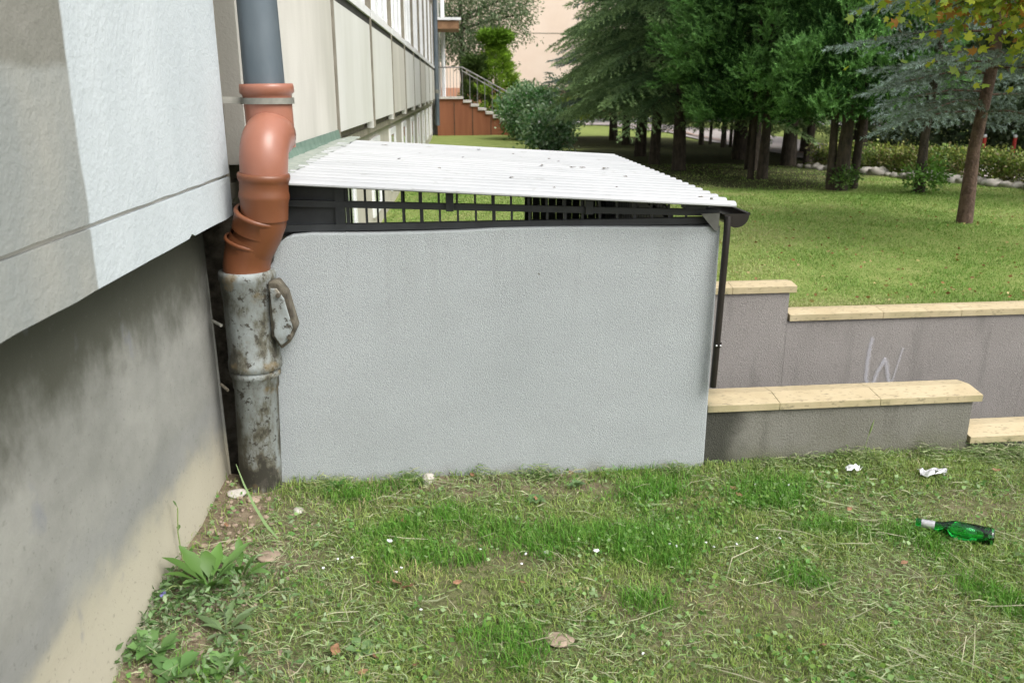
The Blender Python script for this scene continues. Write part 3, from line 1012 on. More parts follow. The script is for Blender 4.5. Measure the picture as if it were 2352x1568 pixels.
# purlins carrying the sheet, corner post, beams
for y in (3.22, 4.35, 5.5):
    MB().bar((-.82, y, roofz(-.82) - .035), (.98, y + .03, roofz(.98) - .034), .03, .03).build('purlin', M['steel'], shed) if y > 4 else None
MB().bar((.955, yf(.955) + .06, .995), (.955, yf(.955) + .06, 1.06), .045, .045, (0, 1, 0)).build('post', M['steel'], shed)
MB().box(.84, .92, yf(.9) - .0, yf(.9) + .06, 1.066, 1.082).build('spacer', M['steel'], shed)
MB().bar((.94, yf(.94) + .1, 1.055), (.93, 5.5, 1.055), .04, .035).build('eave_beam', M['steel'], shed)
MB().bar((.93, 5.50, .25), (.93, 5.50, 1.04), .04, .04, (0, 1, 0)).build('post', M['steel'], shed)
MB().bar((-.86, 5.50, .25), (-.86, 5.50, 1.14), .04, .04, (0, 1, 0)).build('post', M['steel'], shed)
# grey triangular bracket at the corner
bx = MB()
bx.prism([(.90, yf(.9) - .012, 1.050), (.972, yf(.97) - .012, 1.052), (.972, yf(.97) - .012, .985), (.955, yf(.95) - .012, .987)], (0, .010, 0))
bx.build('corner_bracket', M['bracket'], shed)
# slatted side gate seen from inside
for i in range(26):
    y = 3.75 + i * .068
    top = .985 + .05 * min(1, (y - 3.75) / 1.2)
    MB().box(.925, .943, y, y + .056, .28, top).build('gate_slat', M['steel'], shed)
MB().bar((.915, 3.72, .93), (.915, 5.5, .985), .02, .04).build('gate_rail', M['steel'], shed)
# inner grille at the far side with light between the bars
for i in range(3):
    x = -.72 + i * .17
    MB().box(x - .006, x + .006, 5.49, 5.50, .28, 1.12).build('rear_bar', M['steel'], shed)

for i in range(10):
    x = .40 + i * .052
    MB().box(x, x + .049, 5.50, 5.515, .28, 1.04 + .004 * (i % 3)).build('gate_slat', M['steel'], shed)
MB().bar((.38, 5.49, .93), (.93, 5.49, .93), .02, .035).build('gate_rail', M['steel'], shed)

# gutter: half round channel with end cap, along the eave
gut = MB()
ang = [R(a) for a in range(180, 361, 15)]
gy0, gy1 = 3.155, 5.62
gxc, gzc, gr = 1.037, 1.045, .047
for rr_, flip in ((gr, False), (gr - .003, True)):
    vs_ = []
    for y, xo, zo in ((gy0, 0, 0), (gy1, -.075, .0)):
        vs_ += [(gxc + xo + rr_ * math.cos(a), y, gzc + zo + rr_ * math.sin(a)) for a in ang]
    n = len(ang)
    gut.add(vs_, [(i, i + 1, n + i + 1, n + i) if not flip else (i + 1, i, n + i, n + i + 1) for i in range(n - 1)], True)
g_o = gut.build('gutter', M['brownpvc'], shed)
MB().tube([(gxc + gr, gy0 - .004, gzc + .004), (gxc + gr - .075, gy1, gzc + .004)], .006, 8).build('bead', M['brownpvc'], g_o)
cap = MB()
cap.prism([(gxc + (gr + .001) * math.cos(a), gy0 - .006, gzc + .004 * (a in (ang[0], ang[-1])) + (gr + .001) * math.sin(a)) for a in ang], (0, .006, 0))
cap.build('end_cap', M['brownpvc'], g_o)
# thin downpipe with a clamp
px0, py0 = .995, yf(.99) - .035
MB().tube([(px0 + .006, py0 + .012, 1.04), (px0 + .005, py0 + .006, .99), (px0 + .002, py0, .9), (px0 - .008, py0, .36)], .0135, 14).build('drain_tube', M['brownpvc'], shed)
cl = MB()
cl.tube([(px0 - .002, py0, .545), (px0 - .002, py0, .53)], .0165, 14)
cl.build('clamp', M['brownpvc'], shed)
for sx in (-.009, .007):
    MB().blob((px0 - .002 + sx, py0 - .018, .538), .0035, jit=0).build('screw', M['whiteframe'], shed)

# ------------------------------------------------------------------ retaining walls of the stairwell
def coping(x0, x1, yr, width, z0, mat, parent, thick=.030, ridge=.012, chamfer=0.0):
    """one saddle-backed slab; yr(x) gives the front edge"""
    m_ = MB()
    prof = [(0, 0), (width, 0), (width, thick), (width * .55, thick + ridge), (0, thick)]
    a = [(x0, yr(x0) + p, z0 + q) for p, q in prof]
    b_ = [(x1 + (chamfer if 0 < p < width else 0), yr(x1) + p, z0 + q) for p, q in prof]
    n = len(prof)
    m_.add(a + b_, [tuple(range(n)), tuple(reversed(range(n, 2 * n)))] + [(i, n + i, n + (i + 1) % n, (i + 1) % n) for i in range(n)])
    return m_.build('coping_stone', mat, parent, bevel=.0015)


def wall_line(base):
    return lambda x: base + .05 * (x - 1)


near_w = thing('retaining_wall', 'low grey rendered wall with sandstone coping, touching the right corner of the white shelter', 'wall', (1.6, 3.25, 0))
fn = wall_line(3.195)
y0n = 3.172
def fn(x): return y0n + .052 * (x - .97)
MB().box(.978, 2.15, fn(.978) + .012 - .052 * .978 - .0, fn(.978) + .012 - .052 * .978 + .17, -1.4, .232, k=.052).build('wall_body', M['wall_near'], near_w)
for a, b_ in ((.985, 1.29), (1.2915, 1.728), (1.7295, 2.185)):
    coping(a, b_, fn, .20, .234, M['coping_d'] if a < 1 else M['coping'], near_w)
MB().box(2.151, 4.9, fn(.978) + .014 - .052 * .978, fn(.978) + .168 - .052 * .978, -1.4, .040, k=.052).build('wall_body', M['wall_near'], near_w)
for a, b_ in ((2.16, 2.66), (2.6615, 3.16), (3.1615, 3.66), (3.6615, 4.2), (4.2015, 4.88)):
    coping(a, b_, fn, .20, .042, M['coping'], near_w)

far_w = thing('retaining_wall', 'tall mauve-grey rendered wall with stepped sandstone coping below the lawn', 'wall', (2.4, 4.35, 0))
def ff(x): return 4.300 + .052 * (x - 1)
MB().box(.95, 1.755, ff(0) + .012, ff(0) + .15, -1.4, .450, k=.052).build('wall_body', M['wall_far'], far_w)
for a, b_ in ((.93, 1.43), (1.4315, 1.79)):
    coping(a, b_, ff, .165, .452, M['coping'], far_w, thick=.036, ridge=.010)
MB().box(1.757, 3.20, ff(0) + .013, ff(0) + .149, -1.4, .290, k=.052).build('wall_body', M['wall_far'], far_w)
for a, b_ in ((1.765, 2.30), (2.3015, 2.76), (2.7615, 3.235)):
    coping(a, b_, ff, .165, .292, M['coping'], far_w, thick=.036, ridge=.010)
MB().box(3.202, 5.0, ff(0) + .014, ff(0) + .148, -1.4, .130, k=.052).build('wall_body', M['wall_far'], far_w)
for a, b_ in ((3.21, 3.7), (3.7015, 4.2), (4.2015, 4.98)):
    coping(a, b_, ff, .165, .132, M['coping'], far_w, thick=.036, ridge=.010)
# sprayed letter
strokes = [[(2.262, .192), (2.252, .12), (2.248, .05), (2.250, -.06), (2.285, -.13)], [(2.285, -.13), (2.315, -.02), (2.352, .062)], [(2.352, .062), (2.372, -.02), (2.40, -.12)], [(2.40, -.12), (2.425, .0), (2.448, .12)]]
sv, sf, sc = [], [], []
for s_i, st in enumerate(strokes):
    # resample
    P_ = []
    for i in range(len(st) - 1):
        for t in np.linspace(0, 1, 8, endpoint=(i == len(st) - 2)):
            P_.append((st[i][0] * (1 - t) + st[i + 1][0] * t, st[i][1] * (1 - t) + st[i + 1][1] * t))
    hw = .019 if s_i < 3 else .013
    o_ = len(sv)
    for i, (x, z) in enumerate(P_):
        a = P_[max(0, i - 1)]
        b_ = P_[min(len(P_) - 1, i + 1)]
        dx, dz = b_[0] - a[0], b_[1] - a[1]
        L_ = math.hypot(dx, dz)
        nx, nz = -dz / L_, dx / L_
        for q in range(5):
            u = (q - 2) / 2
            sv.append((x + nx * hw * u, ff(x) + .012 - .0025 - .0006 * s_i, z + nz * hw * u))
            end = min(1, i / 3 + .2)
            sc.append(((1 - abs(u)) * (1 if s_i < 3 else .6) * end, 0, 0))
    for i in range(len(P_) - 1):
        for q in range(4):
            a = o_ + i * 5 + q
            sf.append((a, a + 1, a + 6, a + 5))
g_ = MB().add(sv, sf)
go = g_.build('graffiti', M['spray'], far_w)
at = go.data.attributes.new('cover', 'FLOAT_VECTOR', 'POINT')
at.data.foreach_set('vector', np.array(sc, np.float32).ravel())
go['label'] = 'faded white spray painted letter W'

# stairs going down between the walls
st = MB()
nst = 9
for i in range(nst):
    x1 = 5.0 - i * .40
    z = .10 - (i + 1) * .165
    st.box(.99 if i == nst - 1 else x1 - .40 - .02, x1, 3.42, 4.32, z - .5, z, k=.05)
props(st.build('stairs', M['asphalt']), kind='structure')

# ------------------------------------------------------------------ entrance stair at the far end of the building
es = thing('entrance_stair', 'brick-red entrance stair with pale steps and steel handrail, far end of the cream building', 'stairs', (.2, 30, 0))
ste = []
poly = [(-.82, -.1), (2.3, -.1)]
xs_ = [.05 + .25 * i for i in range(9)]
zs_ = [1.21 - .125 * i for i in range(9)]
for i in range(8, -1, -1):
    poly += [(xs_[i] + .25, zs_[i] - .125 if zs_[i] > .13 else zs_[i]), (xs_[i], zs_[i] - .125)] if False else []
top = [(-.82, 1.20)]
for i in range(9):
    top += [(xs_[i], zs_[i] - .01), (xs_[i], zs_[i] - .135)]
poly = [(-.82, -.15)] + top + [(xs_[8], -.15)]
MB().prism([(x, 29.62, z) for x, z in poly], (0, .2, 0)).build('side_wall', M['stairred'], es)
for i in range(3):
    x = -.25 + i * .62
    MB().box(x - .012, x + .012, 29.612, 29.62, -.1, 1.1 - max(0, x) * .5).build('wall_joint', M['bark'], es)
MB().box(-.9, .07, 29.55, 31.2, 1.205, 1.275).build('landing', M['step'], es)
for i in range(9):
    MB().box(xs_[i] - .01 + .02, xs_[i] + .29, 29.56, 31.1, zs_[i] - .125, zs_[i] - .055 - .0).build('step', M['step'], es)
rl = MB()
rl.tube([(-.82, 29.65, 2.22), (.04, 29.65, 2.22), (1.95, 29.65, 1.22)], .022, 8)
rl.build('handrail', M['rail'], es)
MB().tube([(.04, 29.65, 2.10), (1.95, 29.65, 1.08)], .018, 8).build('handrail', M['rail'], es)
for x in np.arange(-.78, .05, .105):
    MB().tube([(x, 29.65, 1.27), (x, 29.65, 2.22)], .009, 6).build('baluster', M['rail'], es)
for i in range(8):
    x = .04 + i * .25
    MB().tube([(x, 29.65, 1.15 - .125 * i), (x, 29.65, 2.20 - (x - .04) * .523)], .014, 6).build('baluster', M['rail'], es)

cp = thing('entrance_canopy', 'small brown-soffit canopy with white edge above the far entrance stair', 'canopy', (-.4, 29.3, 3.3))
MB().box(-.83, .03, 28.6, 30.4, 3.62, 3.70).build('roof_slab', M['whiteframe'], cp)
MB().box(-.80, -.04, 28.65, 30.35, 3.36, 3.615).build('soffit', M['wood'], cp)

# peach apartment block at the end of the view
pb = thing('peach_building', 'plain peach-coloured apartment block closing the view behind the trees', 'building', (0, 50, 0))
MB().box(-16, 9.5, 48, 60, 1.6, 15).build('wall', M['peach'], pb)
MB().box(-16.05, 9.55, 47.95, 60.05, -.5, 1.598).build('base_wall', M['peachj'], pb)
for z in (4.4, 7.2, 10, 12.8):
    MB().box(-16, 9.5, 47.985, 48, z, z + .03).build('panel_joint', M['rib'], pb)
for xx in (-14, -10.5, -7, -3.5):
    for z in (2.6, 5.4, 8.2, 11.0):
        wi = MB().box(xx - .75, xx + .75, 47.93, 47.99, z, z + 1.4).build('window', M['whiteframe'], pb)
        MB().box(xx - .65, xx - .03, 47.915, 47.93, z + .1, z + 1.3).box(xx + .03, xx + .65, 47.915, 47.93, z + .1, z + 1.3).build('pane', M['pane'], wi)

# path and road beyond the lawn
def strip(name, pts, w, dz, mat, kind='structure'):
    vs_, fs = [], []
    P_ = []
    for i in range(len(pts) - 1):
        for t in np.linspace(0, 1, 10, endpoint=(i == len(pts) - 2)):
            P_.append(Vector(pts[i]).lerp(Vector(pts[i + 1]), float(t)))
    for i, p in enumerate(P_):
        d = (P_[min(i + 1, len(P_) - 1)] - P_[max(i - 1, 0)]).normalized()
        nn = Vector((-d.y, d.x)) * w / 2
        for s_ in (-1, -.33, .33, 1):
            q = p + nn * s_
            vs_.append((q.x, q.y, float(G(q.x, q.y)) + dz))
    for i in range(len(P_) - 1):
        for j in range(3):
            a = i * 4 + j
            fs.append((a, a + 1, a + 5, a + 4))
    o = MB().add(vs_, fs, True).build(name, mat)
    return props(o, kind=kind)


pathpts = [(-3, 42), (3.5, 40.5), (7.6, 38), (8.9, 31), (8.8, 24), (8.6, 17.5), (8.9, 12), (10.5, 7)]
strip('path', pathpts, 3.0, .035, M['path'])
strip('path_kerb', [(p[0] - .0, p[1]) for p in [(-3, 40.9), (3.2, 39.4), (6.8, 37.2), (7.8, 31), (7.7, 24), (7.5, 17.5), (7.8, 12), (9.4, 7)]], .16, .075, M['kerb'])
strip('road', [(-10, 44.5), (14, 44.5), (22, 36), (26, 24), (30, 10), (36, -5)], 6.5, .03, M['asphalt'])


# ------------------------------------------------------------------ foliage generators
def frames(D):
    D = D / np.maximum(np.linalg.norm(D, axis=1, keepdims=True), 1e-6)
    a = np.where(np.abs(D[:, 2:3]) < .9, np.array([[0, 0, 1.]]), np.array([[1., 0, 0]]))
    U = np.cross(D, a)
    U /= np.linalg.norm(U, axis=1, keepdims=True)
    W = np.cross(U, D)
    return D, U, W


def needles(P, D, L, k, ln, wd, cols, spread=.75, r=rng):
    """k slim triangles along each twig segment P + t*D*L, fanned around it"""
    n = len(P)
    D, U, W = frames(D)
    P = np.repeat(P, k, 0); D = np.repeat(D, k, 0); U = np.repeat(U, k, 0); W = np.repeat(W, k, 0)
    L = np.repeat(L, k); ln = np.repeat(ln, k) if hasattr(ln, '__len__') else ln
    cols = np.repeat(cols, k, 0)
    N = n * k
    t = r.random(N)
    an = r.random(N) * 2 * np.pi
    rad = U * np.cos(an)[:, None] + W * np.sin(an)[:, None]
    dirn = D * (1 - spread * r.random(N))[:, None] + rad * spread
    dirn /= np.linalg.norm(dirn, axis=1, keepdims=True)
    ll = ln * (.7 + .6 * r.random(N))
    base = P + D * (t * L)[:, None]
    tip = base + dirn * ll[:, None]
    sd = np.cross(dirn, r.normal(size=(N, 3)))
    sd /= np.maximum(np.linalg.norm(sd, axis=1, keepdims=True), 1e-6)
    sd *= wd / 2
    V = np.stack([base - sd, base + sd, tip], 1).reshape(-1, 3)
    c = cols * (.75 + .5 * r.random(N))[:, None]
    return V, np.repeat(c, 3, 0)


def leafcards(P, Dn, size, cols, r=rng, fold=.25, aspect=.55):
    """leaf = 4 triangles folded along the midrib"""
    N = len(P)
    D, U, W = frames(Dn + r.normal(size=(N, 3)) * .15)
    an = r.random(N) * 6.28
    S = U * np.cos(an)[:, None] + W * np.sin(an)[:, None]
    Nn = np.cross(D, S)
    s = size * (.65 + .7 * r.random(N))
    s_ = s[:, None]
    base = P
    mid = P + D * s_ * .5 - Nn * s_ * .06
    tip = P + D * s_ - Nn * s_ * .15
    l = mid + S * s_ * aspect * .5 + Nn * s_ * fold * .3
    q = mid - S * s_ * aspect * .5 + Nn * s_ * fold * .3
    V = np.stack([base, l, tip, q], 1).reshape(-1, 3)
    i = np.arange(N)[:, None] * 4
    T = np.concatenate([i + np.array([[0, 1, 2]]), i + np.array([[0, 2, 3]])])
    c = np.repeat(cols * (.75 + .5 * r.random(N))[:, None], 4, 0)
    return V, T, c


def merge(parts):
    V, T, Cc, o = [], [], [], 0
    for p in parts:
        if len(p) == 2:
            v, c = p
            t = np.arange(len(v)).reshape(-1, 3)
        else:
            v, t, c = p
        V.append(v); T.append(t + o); Cc.append(c); o += len(v)
    return np.concatenate(V), np.concatenate(T), np.concatenate(Cc)


def spruce_mesh(name, seed, H, h0, rad, col, tip, detail_top=3.4, droop=.28, spacing=.24, nb=8, lens=.055, wid=.010, kn=9, pad=.42):
    r = np.random.default_rng(seed)
    P, D, L, Cc, LN = [], [], [], [], []
    coarse = []
    z = h0
    branches = []
    while z < H - .15:
        f = (z - h0) / (H - h0)
        R0 = rad * (1 - f) ** .85 * (1 if z > h0 + .3 else .85)
        det = z < detail_top
        nbb = nb if det else max(5, int(nb * .7))
        for b_ in range(nbb):
            az = r.random() * 6.283
            ln = R0 * r.uniform(.72, 1.08)
            zz = z + r.uniform(-.1, .1)
            d = np.array([math.cos(az), math.sin(az), 0])
            sd = np.array([-d[1], d[0], 0])
            dr = droop * r.uniform(.7, 1.3)
            def pos(s):
                return d * (ln * s) + np.array([0, 0, zz + .10 * ln * s - dr * ln * s * s * 1.1 + .10 * ln * max(0, s - .75)])
            branches.append([pos(s) for s in (0, .35, .7)])
            stp = .085 if det else .22
            s = .12
            while s < 1.0:
                p = pos(s)
                q = pos(min(1, s + .03)) - pos(s)
                q = q / max(np.linalg.norm(q), 1e-6)
                # secondaries on both sides
                for sg in (-1, 1):
                    l2 = ln * pad * (1 - s) ** .8 * min(1, s * 3) + .12 * r.uniform(.7, 1.3)
                    dd = q * .75 + sd * sg * r.uniform(.6, .95) + np.array([0, 0, r.uniform(-.30, .04)])
                    dd /= np.linalg.norm(dd)
                    ns = max(1, int(l2 / (.075 if det else .2)))
                    for k_ in range(ns):
                        t = k_ / ns
                        P.append(p + dd * l2 * t + np.array([0, 0, -.12 * l2 * t * t]))
                        jj = dd + r.normal(size=3) * .12
                        D.append(jj)
                        L.append(l2 / ns)
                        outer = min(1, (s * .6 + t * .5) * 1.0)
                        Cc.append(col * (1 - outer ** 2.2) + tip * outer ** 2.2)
                        LN.append(lens * (1 if det else 2.2))
                s += stp / max(ln, .4)
            P.append(pos(.95)); D.append(pos(1) - pos(.95)); L.append(.12); Cc.append(tip); LN.append(lens)
        z += spacing if det else spacing * 1.9
    P, D, L, Cc, LN = map(np.array, (P, D, L, Cc, LN))
    det = LN < lens * 1.5
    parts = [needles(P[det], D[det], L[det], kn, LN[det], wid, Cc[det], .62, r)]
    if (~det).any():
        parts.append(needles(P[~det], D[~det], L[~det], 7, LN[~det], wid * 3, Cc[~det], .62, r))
    V, T, c = merge(parts)
    # clump-scale light and dark variation of the needles' own colour
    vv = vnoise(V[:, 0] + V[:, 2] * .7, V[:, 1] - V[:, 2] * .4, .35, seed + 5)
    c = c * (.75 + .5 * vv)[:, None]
    me = tri_mesh(name, V, T, c)
    print('SPRUCE', name, len(T))
    return me, branches


def thuja_mesh(name, seed, H, h0, rad, col, tip, n=1700, detail_top=3.6, curl=.35, sz=1.0, cone=False):
    """fluffy cypress crown made of upswept fans of scale leaves"""
    r = np.random.default_rng(seed)
    P, D, L, Cc = [], [], [], []
    P2, D2, L2, C2 = [], [], [], []
    for i in range(n):
        low = r.random() < .72
        z = r.uniform(h0, detail_top) if low else r.uniform(detail_top, H)
        f = (z - h0) / (H - h0)
        rr = rad * ((1 - f) ** .8 * min(1, .55 + f * 2.2) if cone else 1 - f ** 1.6) * (.72 + .28 * min(1, (z - h0) / .5 + .2))
        az = r.random() * 6.283
        lump = (.92 if cone else .60) + (.12 if cone else .62) * float(vnoise(az * 1.6, z * 1.6, .40, seed + 9))
        q = rr * lump * r.uniform(.55, 1.05) if r.random() < .85 else rr * r.uniform(.2, .6)
        c0 = np.array([math.cos(az) * q, math.sin(az) * q, z])
        out = np.array([math.cos(az), math.sin(az), r.uniform(-.5, .55)])
        out /= np.linalg.norm(out)
        side = np.array([-math.sin(az), math.cos(az), 0])
        nf = 9
        fl = .24 * sz if low else .5
        for k in range(nf):
            a = (k / (nf - 1) - .5) * 2.2 + r.uniform(-.2, .2)
            d = out * math.cos(a) + (side * math.sin(a)) * .8 + np.array([0, 0, curl]) + r.normal(size=3) * .18
            d /= np.linalg.norm(d)
            (P if low else P2).append(c0 + r.normal(size=3) * .05)
            (D if low else D2).append(d)
            (L if low else L2).append(fl * r.uniform(.6, 1.1))
            (Cc if low else C2).append(col * .55 + tip * .45 if q > rr * .8 else col)
    parts = []
    P, D, L, Cc = map(np.array, (P, D, L, Cc))
    parts.append(needles(P, D, L, 13, .075 * sz, .018 * sz, Cc, .5, r))
    parts.append(needles(P + D * L[:, None] * .7, D, L * .4, 5, .05 * sz, .016 * sz, Cc * .3 + tip * .7, .5, r))
    P2, D2, L2, C2 = map(np.array, (P2, D2, L2, C2))
    parts.append(needles(P2, D2, L2, 7, .2, .06, C2, .5, r))
    V, T, c = merge(parts)
    vv = vnoise(V[:, 0] * 1.2 + V[:, 2], V[:, 1] * 1.2 - V[:, 2] * .6, .3, seed + 5)
    c = c * (.65 + .7 * vv)[:, None]
    print('THUJA', name, len(T))
    return tri_mesh(name, V, T, c)


def bush_mesh(name, seed, shape, n, size, cols, clump=.12, per=14, droopy=0.0, aspect=.55):
    """leaf clumps spread through a volume; shape(r)-> (point, outward)"""
    r = np.random.default_rng(seed)
    P, D, Cc = [], [], []
    for i in range(n // per):
        p, o = shape(r)
        base = cols[r.integers(len(cols))]
        tone = r.uniform(.7, 1.25)
        for k in range(per):
            P.append(p + r.normal(size=3) * clump * np.array([1, 1, .7]))
            d = o * .8 + r.normal(size=3) * .7 + np.array([0, 0, .25 - droopy])
            D.append(d)
            Cc.append(base * tone)
    V, T, c = leafcards(np.array(P), np.array(D), size, np.array(Cc), r, aspect=aspect)
    print('BUSH', name, len(T))
    return tri_mesh(name, V, T, c)


def ell(cx, cy, cz, rx, ry, rz, inner=.35, seed=3):
    def f(r):
        d = r.normal(size=3)
        d /= np.linalg.norm(d)
        q = (inner + (1 - inner) * r.random() ** .45) * (.82 + .36 * float(vnoise(d[0] * 3 + d[2] * 2, d[1] * 3 - d[2], .8, seed)))
        return np.array([cx + d[0] * rx * q, cy + d[1] * ry * q, cz + d[2] * rz * q]), d
    return f


def trunk_mb(base, top, r0, r1, wob=.03, n=9, k=9, flare=1.35, seed=0):
    rr = random.Random(seed)
    pts, rad = [], []
    b0, t0 = Vector(base), Vector(top)
    for i in range(n + 1):
        t = i / n
        p = b0.lerp(t0, t)
        if 0 < i < n:
            p.x += rr.uniform(-wob, wob)
            p.y += rr.uniform(-wob, wob)
        pts.append(p)
        rad.append((r0 * (1 - t) + r1 * t) * (1 + (flare - 1) * max(0, 1 - t * n / 1.0)))
    return MB().tube(pts, rad, k)


A = np.array
sp_me, sp_br = spruce_mesh('spruce_crown', 31, 11.5, 1.12, 2.35, A((.050, .108, .048)), A((.36, .50, .22)), droop=.36, spacing=.42, nb=9, wid=.012, lens=.042, kn=12, pad=.46)
bl_me, bl_br = spruce_mesh('blue_spruce_crown', 32, 7.5, 1.0, 2.0, A((.09, .13, .10)), A((.29, .39, .35)), detail_top=3.2, nb=9, wid=.012)
nb_me, nb_br = spruce_mesh('near_blue_spruce_crown', 33, 6.5, 1.12, 1.38, A((.10, .13, .095)), A((.42, .54, .53)), detail_top=2.4, droop=.24, spacing=.32, nb=7, lens=.034, wid=.0075, kn=20)
th_me = thuja_mesh('cypress_crown', 41, 8.5, .75, 1.5, A((.045, .12, .032)), A((.22, .44, .13)))
gs_me = thuja_mesh('golden_thuja_crown', 42, 3.3, .1, 1.25, A((.13, .24, .025)), A((.33, .50, .05)), n=620, detail_top=3.3, curl=.9, sz=1.0, cone=True)


def conifer(name, label, x, y, me, brs, barkmat, r0, Ht, rotz, sc=1.0, group=None, trunks=((0, 0),), cat='tree', zoff=0.0):
    z = float(G(x, y)) - .03
    t = thing(name, label, cat, (x, y, z), group)
    for i, (dx, dy) in enumerate(trunks):
        trunk_mb((x + dx, y + dy, z - .1), (x + dx * 1.6, y + dy * 1.6, z + Ht), r0 * (1 if i == 0 else .6), .03, seed=int(x * 100) + i, n=8, k=10).build('trunk', barkmat, t)
    c = link('crown', me, M['needles'], t)
    c.location = (0, 0, zoff)
    c.rotation_euler = (0, 0, rotz)
    c.scale = (sc, sc, 1)
    if brs:
        mbx = MB()
        cs, sn = math.cos(rotz), math.sin(rotz)
        for b_ in brs[:120]:
            pts = [(x + (p[0] * cs - p[1] * sn) * sc, y + (p[0] * sn + p[1] * cs) * sc, z + p[2] + zoff) for p in b_]
            mbx.tube(pts, [.012, .008, .003], 5, caps=False)
        o = mbx.build('branches', barkmat, t)
        o['kind'] = 'stuff'
    return t


g1 = 'dark green spruces in the grove'
conifer('spruce_tree', 'nearest and largest dark green spruce, its low branches over the lawn right of the path', 3.67, 14.4, sp_me, sp_br, M['bark'], .095, 11, .3, 1.0, g1, zoff=.14)
conifer('spruce_tree', 'dark green spruce, second trunk from the front of the left row of trunks', 3.60, 16.0, sp_me, sp_br, M['bark'], .085, 11, 2.1, .96, g1, zoff=.3)
conifer('spruce_tree', 'dark green spruce, third trunk from the front of the left row of trunks', 3.98, 19.15, sp_me, sp_br, M['bark'], .11, 11, 4.0, .95, g1, zoff=.3)
conifer('spruce_tree', 'dark green spruce, fourth trunk from the front of the left row of trunks', 4.65, 24.4, sp_me, sp_br, M['bark'], .10, 11, 5.3, 1.0, g1, zoff=.3)
conifer('blue_spruce_tree', 'blue-green spruce at the back of the left row, beside the peach building', 4.70, 26.7, bl_me, bl_br, M['bark'], .12, 7.4, 1.0, 1.15, zoff=.3)
conifer('spruce_tree', 'dark green spruce right behind the multi-stemmed cypress', 5.82, 17.8, sp_me, sp_br, M['bark'], .13, 11, .9, .95, g1)
conifer('spruce_tree', 'dark green spruce between the nearest spruce and the cypresses', 5.0, 14.6, sp_me, sp_br, M['bark'], .10, 11, 2.9, .8, g1, zoff=.25)
conifer('spruce_tree', 'thin-trunked spruce by the bright paving, left of the thick dark trunks', 6.72, 24.0, sp_me, sp_br, M['bark'], .06, 10, 3.9, .85, g1, trunks=((0, 0), (.28, .1)), zoff=.5)
conifer('spruce_tree', 'spruce with three thin stems against the bright paving', 6.96, 22.7, sp_me, sp_br, M['bark'], .06, 10, 5.9, .85, g1, trunks=((0, 0), (.22, .1), (.42, -.1)), zoff=.5)
g2 = 'bright green cypresses in the grove'
conifer('cypress_tree', 'bright green cypress with two slim stems at the grove edge nearest the roof corner', 4.45, 12.5, th_me, None, M['bark'], .065, 8, 0.4, .95, g2, trunks=((0, 0), (-.14, .1), (.1, .25)), zoff=.15)
conifer('cypress_tree', 'bright green cypress behind, with a single dark trunk in the gap of lawn light', 6.1, 15.8, th_me, None, M['bark'], .12, 8, 1.9, 1.1, g2, trunks=((0, 0), (.45, .2)), zoff=.2)
conifer('cypress_tree', 'bright green cypress with leafy shoots round its base, left of the blue spruces', 4.95, 10.95, th_me, None, M['bark'], .08, 8, 3.0, .68, g2, trunks=((0, 0), (.22, .1), (-.1, .05)), zoff=.2)
conifer('cypress_tree', 'dark green cypress filling the gap behind the leafy-based cypress', 7.9, 19.5, th_me, None, M['bark'], .10, 8, 4.4, 1.15, g2, zoff=.1)
conifer('cypress_tree', 'cypress deep in the grove behind the blue spruces', 8.0, 17.0, th_me, None, M['bark'], .12, 8, 5.5, 1.2, g2, zoff=.3)
conifer('blue_spruce_tree', 'silvery blue spruce with bare reddish trunk nearest the right edge', 4.63, 7.54, nb_me, nb_br, M['barkred'], .056, 6.3, .6, 1.0)
conifer('blue_spruce_tree', 'blue spruce with thin dark trunk and leafy shoots at its foot', 5.68, 10.3, nb_me, nb_br, M['bark'], .055, 6.3, 2.7, .8)
conifer('blue_spruce_tree', 'blue spruce mostly cut off by the right edge of the picture', 7.1, 9.0, nb_me, nb_br, M['bark'], .08, 6.3, 4.2, 1.1)

# leafy shoots round two trunks
bs = thing('sapling_bush', 'leafy green shoots around the foot of the thin dark blue spruce trunk', 'bush', (5.66, 10.15, float(G(5.66, 10.15))))
link('foliage', bush_mesh('shoot_foliage', 51, ell(0, 0, .22, .20, .20, .17), 620, .05, [A((.10, .21, .04)), A((.15, .28, .06))], clump=.06), M['leaves'], bs)
bs = thing('sapling_bush', 'low leafy shoots at the base of the cypress left of the blue spruces', 'bush', (4.95, 10.8, float(G(4.95, 10.8))))
link('foliage', bush_mesh('shoot_foliage', 52, ell(0, 0, .18, .14, .14, .18), 380, .045, [A((.08, .16, .04)), A((.12, .21, .05))], clump=.05), M['leaves'], bs)

